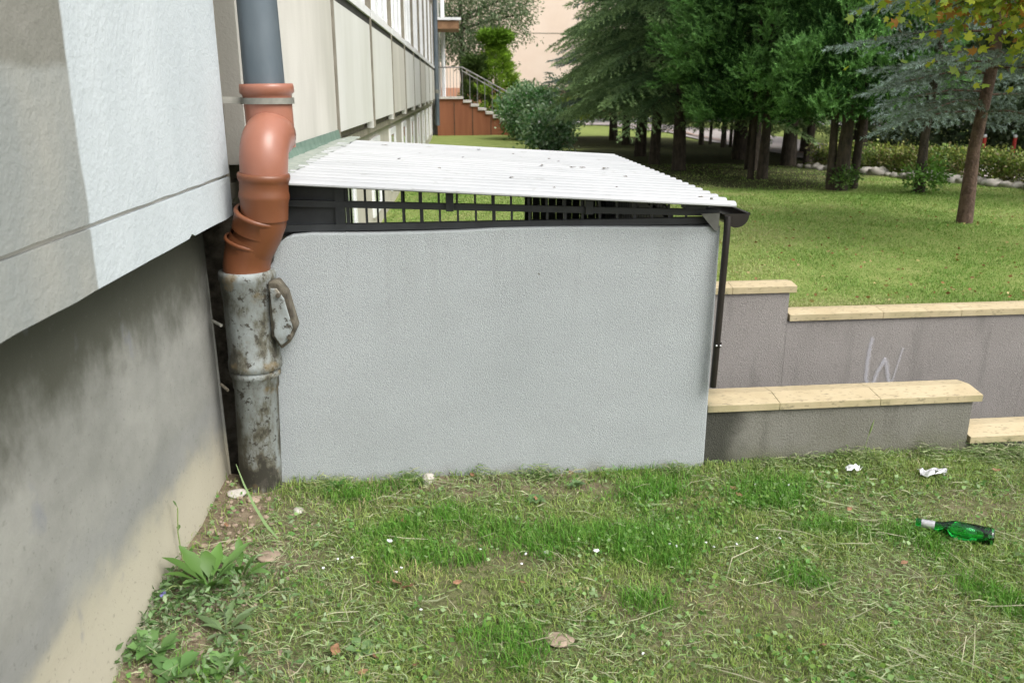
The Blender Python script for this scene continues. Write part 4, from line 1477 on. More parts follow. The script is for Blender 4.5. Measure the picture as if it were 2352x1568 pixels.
# shrubs by the far stair
gt = thing('golden_thuja', 'bright yellow-green conical thuja beside the far handrail', 'shrub', (1.25, 31.9, 0))
c_ = link('crown', gs_me, M['needles'], gt)
c_.location = (0, 0, .0)
c_.scale = (1.25, 1.25, .93)
trunk_mb((1.25, 31.9, -.1), (1.25, 31.9, 2.4), .06, .02).build('trunk', M['bark'], gt)
gt = thing('juniper', 'olive-green juniper between the stair landing and the bright thuja', 'shrub', (.55, 31.6, 0))
cj = link('crown', thuja_mesh('juniper_crown', 43, 2.2, .1, .95, A((.05, .085, .02)), A((.12, .17, .035)), n=300, detail_top=2.2, curl=.7, cone=True), M['needles'], gt)
trunk_mb((.55, 31.6, -.1), (.55, 31.6, 1.6), .05, .02).build('trunk', M['bark'], gt)
def flower_bush(label, x, y, rx, rz, cz, n, seed, nfl):
    z = float(G(x, y))
    t = thing('flowering_bush', label, 'bush', (x, y, z))
    sh = ell(0, 0, cz, rx, rx, rz, .3, seed)
    link('foliage', bush_mesh('bush_foliage', seed, sh, n, .10, [A((.17, .30, .15)), A((.29, .42, .27)), A((.10, .23, .08)), A((.38, .48, .34))], clump=.13), M['leaves'], t)
    r = np.random.default_rng(seed + 1)
    mbf = MB()
    for i in range(nfl):
        p, d = sh(r)
        d = Vector(d)
        c = Vector((x, y, z)) + Vector(p) * 1.02
        u = d.orthogonal().normalized()
        v = d.cross(u)
        s_ = r.uniform(.03, .055)
        ring = [c + (u * math.cos(a) + v * math.sin(a)) * s_ * (1 if k_ % 2 else .55) + d * .01 for k_, a in enumerate(np.linspace(0, 6.283, 11)[:-1])]
        mbf.add([c] + ring, [(0, 1 + k_, 1 + (k_ + 1) % 10) for k_ in range(10)])
    o = mbf.build('flowers', M['petal'], t)
    o['kind'] = 'stuff'
    mbs = MB()
    for i in range(8):
        a = i * .8
        mbs.tube([(x + .1 * math.cos(a), y + .1 * math.sin(a), z - .05), (x + rx * .5 * math.cos(a), y + rx * .5 * math.sin(a), z + cz)], [.02, .008], 5, caps=False)
    mbs.build('stems', M['bark'], t)['kind'] = 'stuff'
    return t


flower_bush('tall grey-green bush with pale flowers in front of the red stair wall', 2.05, 27.0, .85, .80, .85, 8000, 61, 60)
flower_bush('lower green bush with pale flowers just above the roof edge', 2.1, 21.3, .60, .55, .5, 4200, 63, 30)
bt = thing('young_spruce', 'small blue-green young spruce right of the bright thuja', 'shrub', (3.1, 31, 0))
cc = link('crown', bl_me, M['needles'], bt)
cc.scale = (.62, .62, .33)
cc.location = (0, 0, -.25)
trunk_mb((3.1, 31, -.1), (3.1, 31, 1.8), .05, .02).build('trunk', M['bark'], bt)
for (x, y, s_, cs, lb, sd_) in ((5.6, 43.5, .9, [A((.30, .34, .03)), A((.2, .28, .04))], 'small yellow-leaved shrub beyond the pale path', 71), (3.9, 44.5, 1.3, [A((.10, .16, .05)), A((.14, .2, .07))], 'light green shrub beyond the path left of the yellow one', 72),
                               (7.6, 43, 1.1, [A((.07, .12, .04)), A((.1, .16, .05))], 'rounded green shrub beyond the path right of the yellow one', 73), (10.5, 42, 1.3, [A((.06, .10, .035)), A((.1, .15, .05))], 'green shrub beyond the far path behind the spruce trunks', 74),
                               (6.3, 46.5, 1.9, [A((.06, .11, .05)), A((.09, .15, .07))], 'tall dull green shrub by the peach building base', 75)):
    t = thing('shrub', lb, 'shrub', (x, y, float(G(x, y))))
    link('foliage', bush_mesh('shrub_foliage', sd_, ell(0, 0, s_ * .55, s_, s_, s_ * .65), 2600, .16, cs, clump=.18), M['leaves'], t)

for i, (x, y, s_, lb) in enumerate([(11.6, 22.5, 1.5, 'dark shrub beyond the hedge, behind the thin blue spruce trunk'), (13.4, 21.8, 1.7, 'dark shrub beyond the hedge, left of the reddish trunk top'), (15.2, 22.0, 1.8, 'dark shrub beyond the hedge behind the red posts'),
                                     (14.6, 26.5, 2.2, 'tall grey-green shrub farther back beyond the hedge'), (17.6, 26.0, 2.2, 'tall dark shrub at the right edge beyond the hedge')]):
    t = thing('shrub', lb, 'shrub', (x, y, float(G(x, y))), 'dark shrubs beyond the hedge')
    link('foliage', bush_mesh('shrub_foliage', 170 + i, ell(0, 0, s_ * .6, s_, s_, s_ * .8), 3600, .15, [A((.07, .10, .05)), A((.12, .15, .085)), A((.05, .08, .035))], clump=.2), M['leaves'], t)

# broad-leaved tree by the far corner
def broadleaf(name, label, x, y, H, cz, rx, rz, n, size, cols, seed, r0=.15, barkm='bark', aspect=.55, droopy=0., group=None, limbs=7, clump=.25):
    z = float(G(x, y)) - .05
    t = thing(name, label, 'tree', (x, y, z), group)
    trunk_mb((x, y, z - .1), (x, y, z + H), r0, .05, wob=.08, seed=seed).build('trunk', M[barkm], t)
    mb_ = MB()
    rr = random.Random(seed)
    for i in range(limbs):
        a = i * 6.283 / limbs + rr.uniform(-.3, .3)
        zb = z + cz - rz * .6 + rr.uniform(0, .8)
        mb_.tube([(x, y, zb), (x + rx * .4 * math.cos(a), y + rx * .4 * math.sin(a), zb + .35), (x + rx * .85 * math.cos(a), y + rx * .85 * math.sin(a), zb + rr.uniform(.2, .9))], [r0 * .4, r0 * .25, .015], 6, caps=False)
    mb_.build('limbs', M[barkm], t)['kind'] = 'stuff'
    link('crown', bush_mesh('leaf_crown', seed, ell(0, 0, cz, rx, rx, rz, .25, seed), n, size, cols, clump=clump, droopy=droopy, aspect=aspect), M['leaves'], t)
    return t


broadleaf('deciduous_tree', 'grey-green deciduous tree with dark trunk behind the far stair landing', .05, 35.0, 6, 5.0, 3.0, 2.6, 30000, .13, [A((.13, .18, .10)), A((.19, .23, .14)), A((.10, .16, .07))], 81, r0=.16, aspect=.35, droopy=.5, clump=.22)
# background trees to the right, behind the hedge
bgc = [A((.08, .12, .05)), A((.12, .16, .075)), A((.06, .10, .045))]
bgl = ['deciduous tree beyond the hedge, nearest to the grove', 'dark tree beyond the hedge with crown behind the blue spruces', 'tall tree far right beyond the road', 'rounded tree beyond the path at the far right edge', 'large tree closing the view behind the cypresses', 'broad dark tree behind the red posts', 'dense tree standing left of the far road bend', 'tree beyond the road behind the grove trunks']
for i, (x, y, H) in enumerate([(13.5, 22, 8), (16, 17, 8), (22, 25, 10), (17.5, 12.5, 8), (13.5, 33, 10), (20, 18.5, 9), (20, 40, 11), (27, 33, 11)]):
    broadleaf('deciduous_tree', bgl[i], x, y, H * .7, H * .66, H * .36, H * .44, 9000, .24, bgc, 90 + i, r0=.2, group='background trees beyond the hedge', clump=.4)
wd = bush_mesh('wood', 120, lambda r: (A((r.uniform(8, 75), 0, r.uniform(0, 12))), A((0, -1, .3))), 26000, 1.0, [A((.035, .055, .025)), A((.055, .08, .035)), A((.03, .05, .02))], clump=.9)
co = np.empty(len(wd.vertices) * 3, np.float32)
wd.vertices.foreach_get('co', co)
co = co.reshape(-1, 3)
co[:, 1] += 62 - (co[:, 0] - 8) * .75 + rng.normal(size=len(co)).repeat(1) * 0
wd.vertices.foreach_set('co', co.ravel())
props(link('wood', wd, M['leaves']), 'mass of dark green woodland closing the view on the right', 'woodland', kind='stuff')
props(MB().add([(6, 66, -.5), (70, 17, -.5), (70, 17, 11), (6, 66, 11)], [(0, 1, 2, 3)]).build('hill', M['debris']), kind='structure')

# maple with yellowing leaves reaching in from the right
def maple():
    x, y = 5.2, 5.6
    z = float(G(x, y)) - .05
    t = thing('maple_tree', 'maple with yellow-green and rusty leaves reaching in at the top right', 'tree', (x, y, z))
    trunk_mb((x, y, z - .1), (x, y, z + 5.5), .12, .05, seed=5).build('trunk', M['barkred'], t)
    tw = MB()
    r = np.random.default_rng(77)
    P, D, Cc = [], [], []
    ends = [(3.85, 5.9, 2.28), (3.35, 6.0, 2.15), (3.1, 5.9, 2.34), (3.75, 5.6, 2.0), (4.1, 6.1, 1.85), (3.0, 6.3, 2.18), (3.5, 5.6, 2.45), (2.85, 5.9, 2.5), (4.3, 5.7, 2.1), (3.6, 6.4, 2.25), (4.0, 6.3, 2.3),
            (3.3, 6.1, 2.0), (3.9, 6.1, 2.1), (4.1, 6.0, 1.9), (3.55, 5.9, 2.1), (4.35, 6.2, 2.1), (3.0, 6.0, 2.25), (3.2, 5.4, 2.6), (3.9, 5.2, 2.5), (4.4, 6.3, 2.6), (4.0, 6.0, 2.05), (3.7, 6.0, 1.95), (4.35, 6.0, 1.75), (3.45, 6.2, 2.25), (4.15, 5.8, 2.2)]
    for i, e in enumerate(ends):
        s_ = Vector((x, y, z + 2.0 + r.uniform(0, .8)))
        e = Vector(e)
        m1 = s_.lerp(e, .5) + Vector((0, 0, .12))
        tw.tube([s_, m1, e], [.018, .011, .003], 6, caps=False)
        for k in range(190):
            q = r.random() ** .5
            p = m1.lerp(e, q) + Vector(r.normal(size=3) * .17)
            P.append(p)
            D.append(A((-.5, -.2, -.1)) + r.normal(size=3) * .8)
            rust = r.random()
            Cc.append(A((.38, .18, .04)) if rust < .13 else A((.38, .41, .05)) if rust < .45 else A((.24, .33, .05)))
    for i in range(5000):  # upper crown, outside the frame
        d = r.normal(size=3)
        d /= np.linalg.norm(d)
        P.append(A((x, y, z + 4.6)) + d * A((2.2, 2.2, 1.7)) * r.random() ** .4)
        D.append(d + r.normal(size=3) * .6)
        Cc.append(A((.14, .20, .03)))
    # five-lobed leaves
    P, D, Cc = map(np.array, (P, D, Cc))
    N = len(P)
    D, U, W = frames(D)
    an = r.random(N) * 6.28
    S = U * np.cos(an)[:, None] + W * np.sin(an)[:, None]
    size = (.060 * (.7 + .6 * r.random(N)))[:, None]
    outl = [(-.0, 0), (-.45, .18), (-.28, .34), (-.55, .62), (-.2, .58), (0, 1.0), (.2, .58), (.55, .62), (.28, .34), (.45, .18)]
    Nn = np.cross(D, S)
    V = [P + D * size * .35]
    for a, b_ in outl:
        V.append(P + S * size * a + D * size * b_ + Nn * size * .12 * abs(a))
    V = np.stack(V, 1)
    m_ = len(outl)
    i0 = np.arange(N)[:, None] * (m_ + 1)
    T = np.concatenate([i0 + np.array([[0, 1 + k, 1 + (k + 1) % m_]]) for k in range(m_)])
    c = np.repeat(Cc * (.75 + .5 * r.random(N))[:, None], m_ + 1, 0)
    off = np.array(wloc(t))
    link('crown', tri_mesh('maple_crown', V.reshape(-1, 3) - off, T, c), M['leaves'], t)
    tw.build('limbs', M['barkred'], t)['kind'] = 'stuff'


maple()

# hedge with stone edging
hedge_pts = [(6.15, 15.2), (6.6, 13.2), (7.1, 10.9), (7.9, 8.6), (9.0, 6.4)]
def hpos(t):
    f = t * (len(hedge_pts) - 1)
    i = min(int(f), len(hedge_pts) - 2)
    a, b_ = hedge_pts[i], hedge_pts[i + 1]
    u = f - i
    return a[0] * (1 - u) + b_[0] * u, a[1] * (1 - u) + b_[1] * u


def hshape(r):
    t = r.random()
    x, y = hpos(t)
    x += .42 + r.uniform(-.32, .32)
    z = float(G(x, y)) + .03 + .37 * r.random() ** .7 * (.85 + .3 * float(vnoise(x, y, .6, 8)))
    return A((x, y, z)), A((-.6, -.3, .4))


hd = thing('hedge', 'low light green clipped hedge along the far side of the lawn', 'hedge', (0, 0, 0))
link('foliage', bush_mesh('hedge_foliage', 131, hshape, 34000, .05, [A((.15, .22, .05)), A((.25, .30, .08)), A((.30, .32, .10)), A((.11, .17, .05)), A((.20, .17, .08))], clump=.06), M['leaves'], hd)
bd = thing('stone_edging', 'row of pale rough stones along the foot of the hedge', 'edging', (0, 0, 0))
rr = random.Random(4)
M['stone2'] = M['stone']
protos = []
for i in range(4):
    m_ = MB().blob((0, 0, 0), .075, jit=.5, flat=.7, seed=i).build('stone', M['stone'])
    protos.append(m_.data)
    bpy.data.objects.remove(m_)
for i in range(80):
    x, y = hpos(i / 80 + rr.uniform(-.004, .004))
    x += rr.uniform(-.06, .06)
    o = link('stone', protos[i % 4], None, bd)
    o.location = (x, y, float(G(x, y)) + .03)
    o.rotation_euler = (0, 0, rr.uniform(0, 6))
    s_ = rr.uniform(.7, 1.5) if rr.random() < .9 else 2.0
    o.scale = (s_, s_, s_ * .9)

# small red posts seen beyond the hedge
for x, y, lb in ((12.15, 19.5, 'small red post with pale cap beyond the hedge, behind the reddish trunk'), (12.95, 19.6, 'small red post with pale cap beyond the hedge, nearest the right edge')):
    z = float(G(x, y))
    t = thing('marker_post', lb, 'post', (x, y, z))
    MB().tube([(x, y, z - .05), (x, y, z + .34)], .042, 10).build('shaft', M['redpost'], t)
    MB().blob((x, y, z + .375), .045, jit=.05, seed=1).build('cap', M['whiteframe'], t)

# blue car far off between the trunks
def car(x, y, rz):
    t = thing('parked_car', 'small blue parked car far off, half hidden behind the spruce trunks', 'car', (0, 0, 0))
    pr_ = [(-1.9, .35), (-1.92, .7), (-1.75, .82), (-1.45, 1.35), (-.9, 1.45), (.3, 1.43), (.95, .95), (1.7, .82), (1.9, .62), (1.9, .35)]
    MB().prism([(a, -.8, b_) for a, b_ in pr_], (0, 1.6, 0)).build('body', M['carblue'], t, bevel=.06)
    MB().prism([(a, -.805, b_) for a, b_ in [(-1.35, .92), (-1.2, 1.33), (-.2, 1.36), (-.2, .92)]], (0, 1.61, 0)).build('side_window', M['carglass'], t)
    MB().prism([(a, -.805, b_) for a, b_ in [(-.12, .92), (-.12, 1.36), (.25, 1.35), (.75, .94)]], (0, 1.61, 0)).build('side_window', M['carglass'], t)
    for wx in (-1.2, 1.2):
        for wy in (-.83, .67):
            w_ = MB().tube([(wx, wy, .3), (wx, wy + .16, .3)], .3, 18).build('wheel', M['tyre'], t)
            MB().tube([(wx, wy - .006, .3), (wx, wy + .166, .3)], .17, 14).build('rim', M['whiteframe'], w_)
    for wy in (-.6, .6):
        MB().box(1.86, 1.93, wy - .15, wy + .15, .6, .72).build('headlight', M['whiteframe'], t)
    t.location = (x, y, .03)
    t.rotation_euler = (0, 0, rz)


car(12.9, 43.5, 2.2)

# ------------------------------------------------------------------ grass
def blades(name, N, area, hfn, wfn, colfn, seed, dens=None, lean=.5):
    r = np.random.default_rng(seed)
    X, Y = area(r, N)
    if dens is not None:
        k = r.random(len(X)) < dens(X, Y)
        X, Y = X[k], Y[k]
    N = len(X)
    Z = G(X, Y)
    h = hfn(X, Y, r)
    w = wfn(X, Y, r)
    az = r.random(N) * 6.283
    ln = lean * r.random(N) ** .8 + .1
    d = np.stack([np.cos(az), np.sin(az), np.zeros(N)], 1)
    sa = az + np.pi / 2 + r.normal(size=N) * .5
    s = np.stack([np.cos(sa), np.sin(sa), np.zeros(N)], 1) * (w / 2)[:, None]
    b = np.stack([X, Y, Z - .004], 1)
    up = np.array([[0, 0, 1.]])
    mid = b + up * (h * .55)[:, None] + d * (h * ln * .35)[:, None]
    tip = b + up * (h * (1 - .35 * ln))[:, None] + d * (h * ln * 1.15)[:, None]
    V = np.stack([b - s, b + s, mid - s * .75, mid + s * .75, tip], 1).reshape(-1, 3)
    i = np.arange(N)[:, None] * 5
    T = np.concatenate([i + np.array([[0, 1, 3]]), i + np.array([[0, 3, 2]]), i + np.array([[2, 3, 4]])])
    c = np.repeat(colfn(X, Y, r), 5, 0)
    return tri_mesh(name, V, T, c)


def pal(idx, cols):
    return np.array(cols)[idx]


GREENS = [(.105, .24, .030), (.18, .29, .055), (.26, .34, .095), (.33, .345, .13), (.38, .33, .18), (.10, .17, .04)]


LUSH = [(.08, 2.66, .12), (.35, 2.60, .20), (.62, 2.50, .16), (.2, 2.55, .18), (-.1, 2.5, .15), (.1, 2.0, .15), (-.3, 3.03, .13), (-.45, 2.98, .10), (.74, 2.93, .08), (1.2, 2.86, .15),
        (1.27, 2.6, .13), (1.05, 2.3, .10), (1.7, 2.12, .12), (-.05, 2.75, .12), (-.25, 2.72, .12), (.5, 2.2, .10), (1.5, 2.55, .10)]


def lushness(x, y):
    v = (vnoise(x, y, .13, 201) * .5 + vnoise(x, y, .4, 202) * .5) - .52
    g_ = np.zeros_like(x)
    wx, wy = x + (vnoise(x, y, .1, 206) - .5) * .12, y + (vnoise(x, y, .1, 207) - .5) * .08
    for a, b_, q in LUSH:
        g_ = np.maximum(g_, np.exp(-((wx - a) ** 2 * .6 + (wy - b_) ** 2 * 1.8) / q ** 2))
    return np.clip(v * 1.6 + g_ * 1.05 - .04, 0, 1)


def near_col(x, y, r):
    N = len(x)
    lush = vnoise(x, y, .22, 201) * .6 + vnoise(x, y, .6, 202) * .4
    straw = vnoise(x, y, .16, 203) * .5 + vnoise(x, y, .5, 204) * .5
    idx = np.full(N, 2)
    u = r.random(N)
    p = lushness(x, y)
    idx[u < p] = 0
    idx[(u >= p) & (u < p + .3)] = 1
    q = (np.clip((straw - .50) * 3.2, 0, 1) * .85 + .07) * (1 - .85 * p)
    u2 = r.random(N)
    idx[u2 < q * .55] = 3
    idx[u2 < q * .28] = 4
    idx[(u2 > .965)] = 5
    c = pal(idx, GREENS)
    return c * (.7 + .6 * r.random(N))[:, None]


def fan_area(y0, y1, dens_pow=1.0, xm=.64, xl=-1.0, pad=.15):
    def f(r, N):
        Y = y0 + (y1 - y0) * r.random(N) ** dens_pow
        xr = (.70 * Y + .25 + pad)
        X = xl + (xr - xl) * r.random(N)
        return X, Y
    return f


def near_mask(x, y):
    lim = np.where(x < .978, 3.12 + .045 * x, 3.185 + .052 * (x - .97)) - .004
    ok = (y < lim) & (x > -.945)
    pipe_ = (x - gx) ** 2 + (y - gy) ** 2 > .095 ** 2
    return ok & pipe_


def near_dens(x, y):
    base = cover_fn(x, y)[0]
    lush = vnoise(x, y, .3, 301)
    bare = np.zeros_like(x)
    for a, b_, r_ in ((.563, 2.95, .14), (.252, 2.03, .09), (-.74, 2.80, .26), (-.68, 2.50, .2), (-.58, 2.25, .16), (-.45, 2.0, .16), (-.40, 2.35, .09), (-.1, 2.25, .10), (.05, 2.0, .1), (.2, 2.42, .07), (.95, 2.1, .1), (1.4, 2.35, .08)):
        if r_ > 0:
            bare = np.maximum(bare, np.exp(-((x - a) ** 2 * .5 + (y - b_) ** 2) / r_ ** 2))
    return np.where(near_mask(x, y), np.clip(base * (.25 + 1.15 * lush), .04, 1) * (1 - .93 * bare), 0)


g = blades('grass', 150000, fan_area(1.45, 3.3), lambda x, y, r: (.014 + .030 * vnoise(x, y, .25, 210) + .022 * sstep((y - 2.9) / .25) * vnoise(x, y, .12, 215)) * (.6 + .8 * r.random(len(x))),
           lambda x, y, r: .0016 + .0020 * r.random(len(x)), near_col, 1, near_dens, lean=.9)
props(link('grass', g, M['grass']), 'freshly cut patchy grass in front of the white wall', 'grass', kind='stuff')
# longer tufts in the lush spots
def tuft_d(x, y):
    return np.where(near_mask(x, y), np.clip((lushness(x, y) - .25) * 2, 0, 1), 0)


g = blades('grass', 90000, fan_area(1.5, 3.2), lambda x, y, r: .035 + .035 * r.random(len(x)), lambda x, y, r: .0016 + .0014 * r.random(len(x)),
           lambda x, y, r: pal(r.integers(0, 3, len(x)) % 3, [(.075, .22, .022), (.11, .27, .035), (.16, .30, .05)]) * (.7 + .6 * r.random(len(x)))[:, None], 2, tuft_d, lean=.8)
props(link('grass_tufts', g, M['grass']), 'longer lush green tufts in the cut grass', 'grass', kind='stuff')


def clippings(name, N, area, dens, cols, seed, lmin, lmax, wmin, wmax, zlo=.004, zhi=.022):
    r = np.random.default_rng(seed)
    X, Y = area(r, N)
    k = r.random(N) < dens(X, Y)
    X, Y = X[k], Y[k]
    N = len(X)
    Z = G(X, Y) + r.uniform(zlo, zhi, N)
    az = r.normal(size=N) * .9 + 2.8
    l = lmin + (lmax - lmin) * r.random(N) ** 2
    w = r.uniform(wmin, wmax, N)
    tilt = r.normal(size=N) * .16
    d = np.stack([np.cos(az), np.sin(az), tilt], 1)
    s = np.stack([-np.sin(az), np.cos(az), r.normal(size=N) * .5], 1) * (w / 2)[:, None]
    b = np.stack([X, Y, Z], 1)
    bend = np.stack([-np.sin(az), np.cos(az), np.zeros(N)], 1) * (l * r.normal(size=N) * .12)[:, None]
    a, m_, e = b - d * (l / 2)[:, None], b + bend + np.array([[0, 0, .003]]), b + d * (l / 2)[:, None]
    V = np.stack([a - s * .5, a + s * .5, m_ - s, m_ + s, e], 1).reshape(-1, 3)
    i = np.arange(N)[:, None] * 5
    T = np.concatenate([i + np.array([[0, 1, 3]]), i + np.array([[0, 3, 2]]), i + np.array([[2, 3, 4]])])
    c = pal(r.integers(0, len(cols), N), cols) * (.7 + .6 * r.random(N))[:, None]
    return tri_mesh(name, V, T, np.repeat(c, 5, 0))


def clip_d(x, y):
    v = vnoise(x, y, .3, 220) * .55 + vnoise(x, y, .8, 221) * .45
    right = sstep((x - .7) / .6) * .5 + .55 * sstep((.05 - x) / .6) * sstep((2.7 - y) / .5)
    return np.where(near_mask(x, y), np.clip((v - .42) * 3 + right, .12, 1) * (1 - .75 * lushness(x, y)), 0)


CL = [(.25, .34, .14), (.31, .38, .20), (.19, .29, .10), (.38, .39, .24), (.16, .25, .075), (.14, .22, .08)]
cg = clippings('clippings', 48000, fan_area(1.5, 3.25), clip_d, CL, 5, .012, .07, .0012, .0034)
props(link('grass_clippings', cg, M['grass']), 'pale cut grass lying loose over the turf', 'clippings', kind='stuff')
cg = clippings('long_stems', 900, fan_area(1.6, 3.25), lambda x, y: clip_d(x, y) * .9, [(.34, .34, .22), (.28, .31, .18), (.38, .36, .25)], 6, .07, .26, .0016, .003, .012, .035)
props(link('cut_stems', cg, M['grass']), 'long dry cut stems lying on the turf', 'clippings', kind='stuff')
# heaps of cut grass raked against the low wall and the shelter foot
def heap_d(x, y):
    h = np.zeros_like(x)
    for a, b_, q in ((1.42, 3.16, .10), (1.62, 3.17, .13), (1.25, 3.14, .06), (2.25, 3.2, .2), (1.95, 3.19, .07), (-.55, 3.05, .09), (.05, 3.09, .05), (.30, 3.10, .10), (-.22, 3.08, .07), (.85, 3.11, .07)):
        h = np.maximum(h, np.exp(-((x - a) ** 2 + (y - b_) ** 2 * 2.5) / q ** 2))
    return np.where(near_mask(x, y), h, 0)


for i_, (zl, zh) in enumerate(((.0, .03), (.015, .055))):
    cg = clippings('heap', 26000 if i_ == 0 else 16000, lambda r, N: (r.uniform(-.7, 2.6, N), r.uniform(2.9, 3.28, N)), (lambda x, y: heap_d(x, y)) if i_ == 0 else (lambda x, y: np.clip(heap_d(x, y) * 2 - .9, 0, 1)),
                   [(.12, .19, .055), (.18, .26, .09), (.26, .32, .15), (.09, .14, .04), (.30, .31, .18)], 15 + i_, .02, .075, .0015, .0042, zl, zh)
    props(link('clipping_heap', cg, M['grass']), 'low heap of cut grass raked against the foot of the walls' if i_ == 0 else 'upper layer of the cut grass heaped at the foot of the walls', 'clippings', kind='stuff')
# small broad leaves and clover in the turf
r_ = np.random.default_rng(9)
X, Y = fan_area(1.5, 3.2)(r_, 15000)
dn = np.where(near_mask(X, Y), np.clip((vnoise(X, Y, .18, 230) - .45) * 2.2 + .35 * (X < -.3) * (Y < 2.3) + .1, 0, 1) * near_dens(X, Y) ** .5, 0)
k = r_.random(len(X)) < dn
X, Y = X[k], Y[k]
P = np.stack([X, Y, G(X, Y) + r_.uniform(.006, .03, len(X))], 1)
D = np.stack([r_.normal(size=len(X)), r_.normal(size=len(X)), r_.uniform(-.1, .5, len(X))], 1)
cl_ = pal(r_.integers(0, 4, len(X)), [(.10, .22, .05), (.17, .28, .09), (.24, .34, .16), (.15, .25, .05)])
V, T, c = leafcards(P, D, .017, cl_, r_, aspect=.8)
props(link('clover_leaves', tri_mesh('clover_leaves', V, T, c), M['grass']), 'small clover and dock leaves mixed into the turf', 'weeds', kind='stuff')

r_ = np.random.default_rng(29)
N_ = 3600
Y = r_.uniform(1.7, 2.75, N_)
X = -.95 + np.abs(r_.normal(size=N_)) * .22
k = (r_.random(N_) < np.clip((vnoise(X, Y, .13, 233) - .40) * 4, 0, 1) * np.clip((2.52 - Y) / .3, .05, 1)) & near_mask(X, Y) & (X < -.35)
X, Y = X[k], Y[k]
P = np.stack([X, Y, G(X, Y) + r_.uniform(.004, .055, len(X))], 1)
D = np.stack([r_.normal(size=len(X)), r_.normal(size=len(X)), r_.uniform(-.1, .9, len(X))], 1)
cl_ = pal(r_.integers(0, 4, len(X)), [(.11, .20, .07), (.17, .27, .12), (.23, .30, .17), (.09, .16, .05)])
V, T, c = leafcards(P, D, .024, cl_, r_, aspect=.42)
props(link('low_weeds', tri_mesh('low_weeds', V, T, c), M['grass']), 'tangle of low weeds and runners along the foot of the concrete wall', 'weeds', kind='stuff')

# lawn behind
def lawn_col(x, y, r):
    N = len(x)
    s = vnoise(x, y, .5, 240) * .5 + vnoise(x, y, 1.7, 241) * .5
    cols = [(.155, .27, .055), (.22, .335, .085), (.295, .375, .125), (.38, .38, .18)]
    idx = np.clip((s - .38) * 7 + r.normal(size=N) * .8, 0, 3).astype(int)
    return pal(idx, cols) * (.75 + .5 * r.random(N))[:, None]


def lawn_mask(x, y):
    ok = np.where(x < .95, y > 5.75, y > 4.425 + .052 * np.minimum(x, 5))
    litter_shade = cover_fn(x, y)[2]
    return np.where(ok & (x > -.93), 1 - .9 * litter_shade, 0)


def lawn_area(y0, y1):
    def f(r, N):
        Y = y0 + (y1 - y0) * r.random(N) ** 1.5
        X = -.93 + (.72 * Y + .9 + .93) * r.random(N)
        return X, Y
    return f


g = blades('lawn_grass', 360000, lawn_area(4.47, 16), lambda x, y, r: (.010 + .016 * vnoise(x, y, .3, 250) + .0006 * (y - 4)) * (.6 + .8 * r.random(len(x))), lambda x, y, r: (.0028 + .00075 * (y - 4)) * (.7 + .6 * r.random(len(x))), lawn_col, 11, lawn_mask, lean=1.1)
props(link('lawn_grass', g, M['grass']), 'short mown grass of the lawn behind the retaining wall', 'grass', kind='stuff')
r_ = np.random.default_rng(19)
X, Y = lawn_area(4.5, 9)(r_, 1600)
k = (r_.random(len(X)) < lawn_mask(X, Y) * .5) & (X > 1)
X, Y = X[k], Y[k]
P = np.stack([X, Y, G(X, Y) + .028], 1)
D = np.stack([r_.normal(size=len(X)), r_.normal(size=len(X)), r_.uniform(-.1, .2, len(X))], 1)
V, T, c = leafcards(P, D, .024, pal(r_.integers(0, 3, len(X)), [(.26, .14, .06), (.38, .30, .14), (.2, .1, .04)]), r_, aspect=.7)
props(link('fallen_leaves', tri_mesh('fallen_leaves', V, T, c), M['leaves']), 'brown fallen leaves sprinkled over the lawn', 'leaves', kind='stuff')
# clods and leaf litter on the bare strip by the building
cd = MB()
rr = random.Random(12)
for i in range(420):
    y = rr.uniform(1.75, 3.06)
    x = -.93 + abs(rr.gauss(0, .16)) + (.04 if y < 3 else 0)
    if (x - gx) ** 2 + (y - gy) ** 2 < .011:
        continue
    s_ = rr.uniform(.003, .012)
    cd.blob((x, y, float(G(x, y)) + s_ * .3), s_, jit=.6, flat=.6, seed=i)
props(cd.build('soil_clods', M['brownstone']), 'crumbly soil and grit along the foot of the concrete wall', 'soil', kind='stuff')

# ------------------------------------------------------------------ small things on the ground
def pebble(x, y, r, lb, flat=.55, mat='brownstone', seed=0):
    z = float(G(x, y))
    o = MB().blob((x, y, z + r * .25), r, jit=.45, flat=flat, seed=seed).build('stone', M[mat], base=(x, y, z))
    props(o, lb, 'stone')
    md = o.modifiers.new('sub', 'SUBSURF')
    md.levels = md.render_levels = 1


pebble(-.157, 3.085, .032, 'rounded grey-brown stone at the foot of the white wall, left part', .8, 'stone', 2)
pebble(-.629, 2.858, .024, 'pale oval stone on bare soil between pipe and grass', .5, 'stone', 3)
pebble(-.87, 2.935, .036, 'flat pale stone right in front of the old grey pipe', .4, 'stone', 4)
pebble(-.80, 2.90, .026, 'smaller stone on the soil right of the flat pale one', .5, 'brownstone', 5)
pebble(-.665, 2.525, .045, 'earthy flat stone half sunk in soil near the weeds', .22, 'brownstone', 6)
pebble(.252, 2.041, .045, 'flat beige stone sunk in the grass at lower middle', .18, 'brownstone', 7)

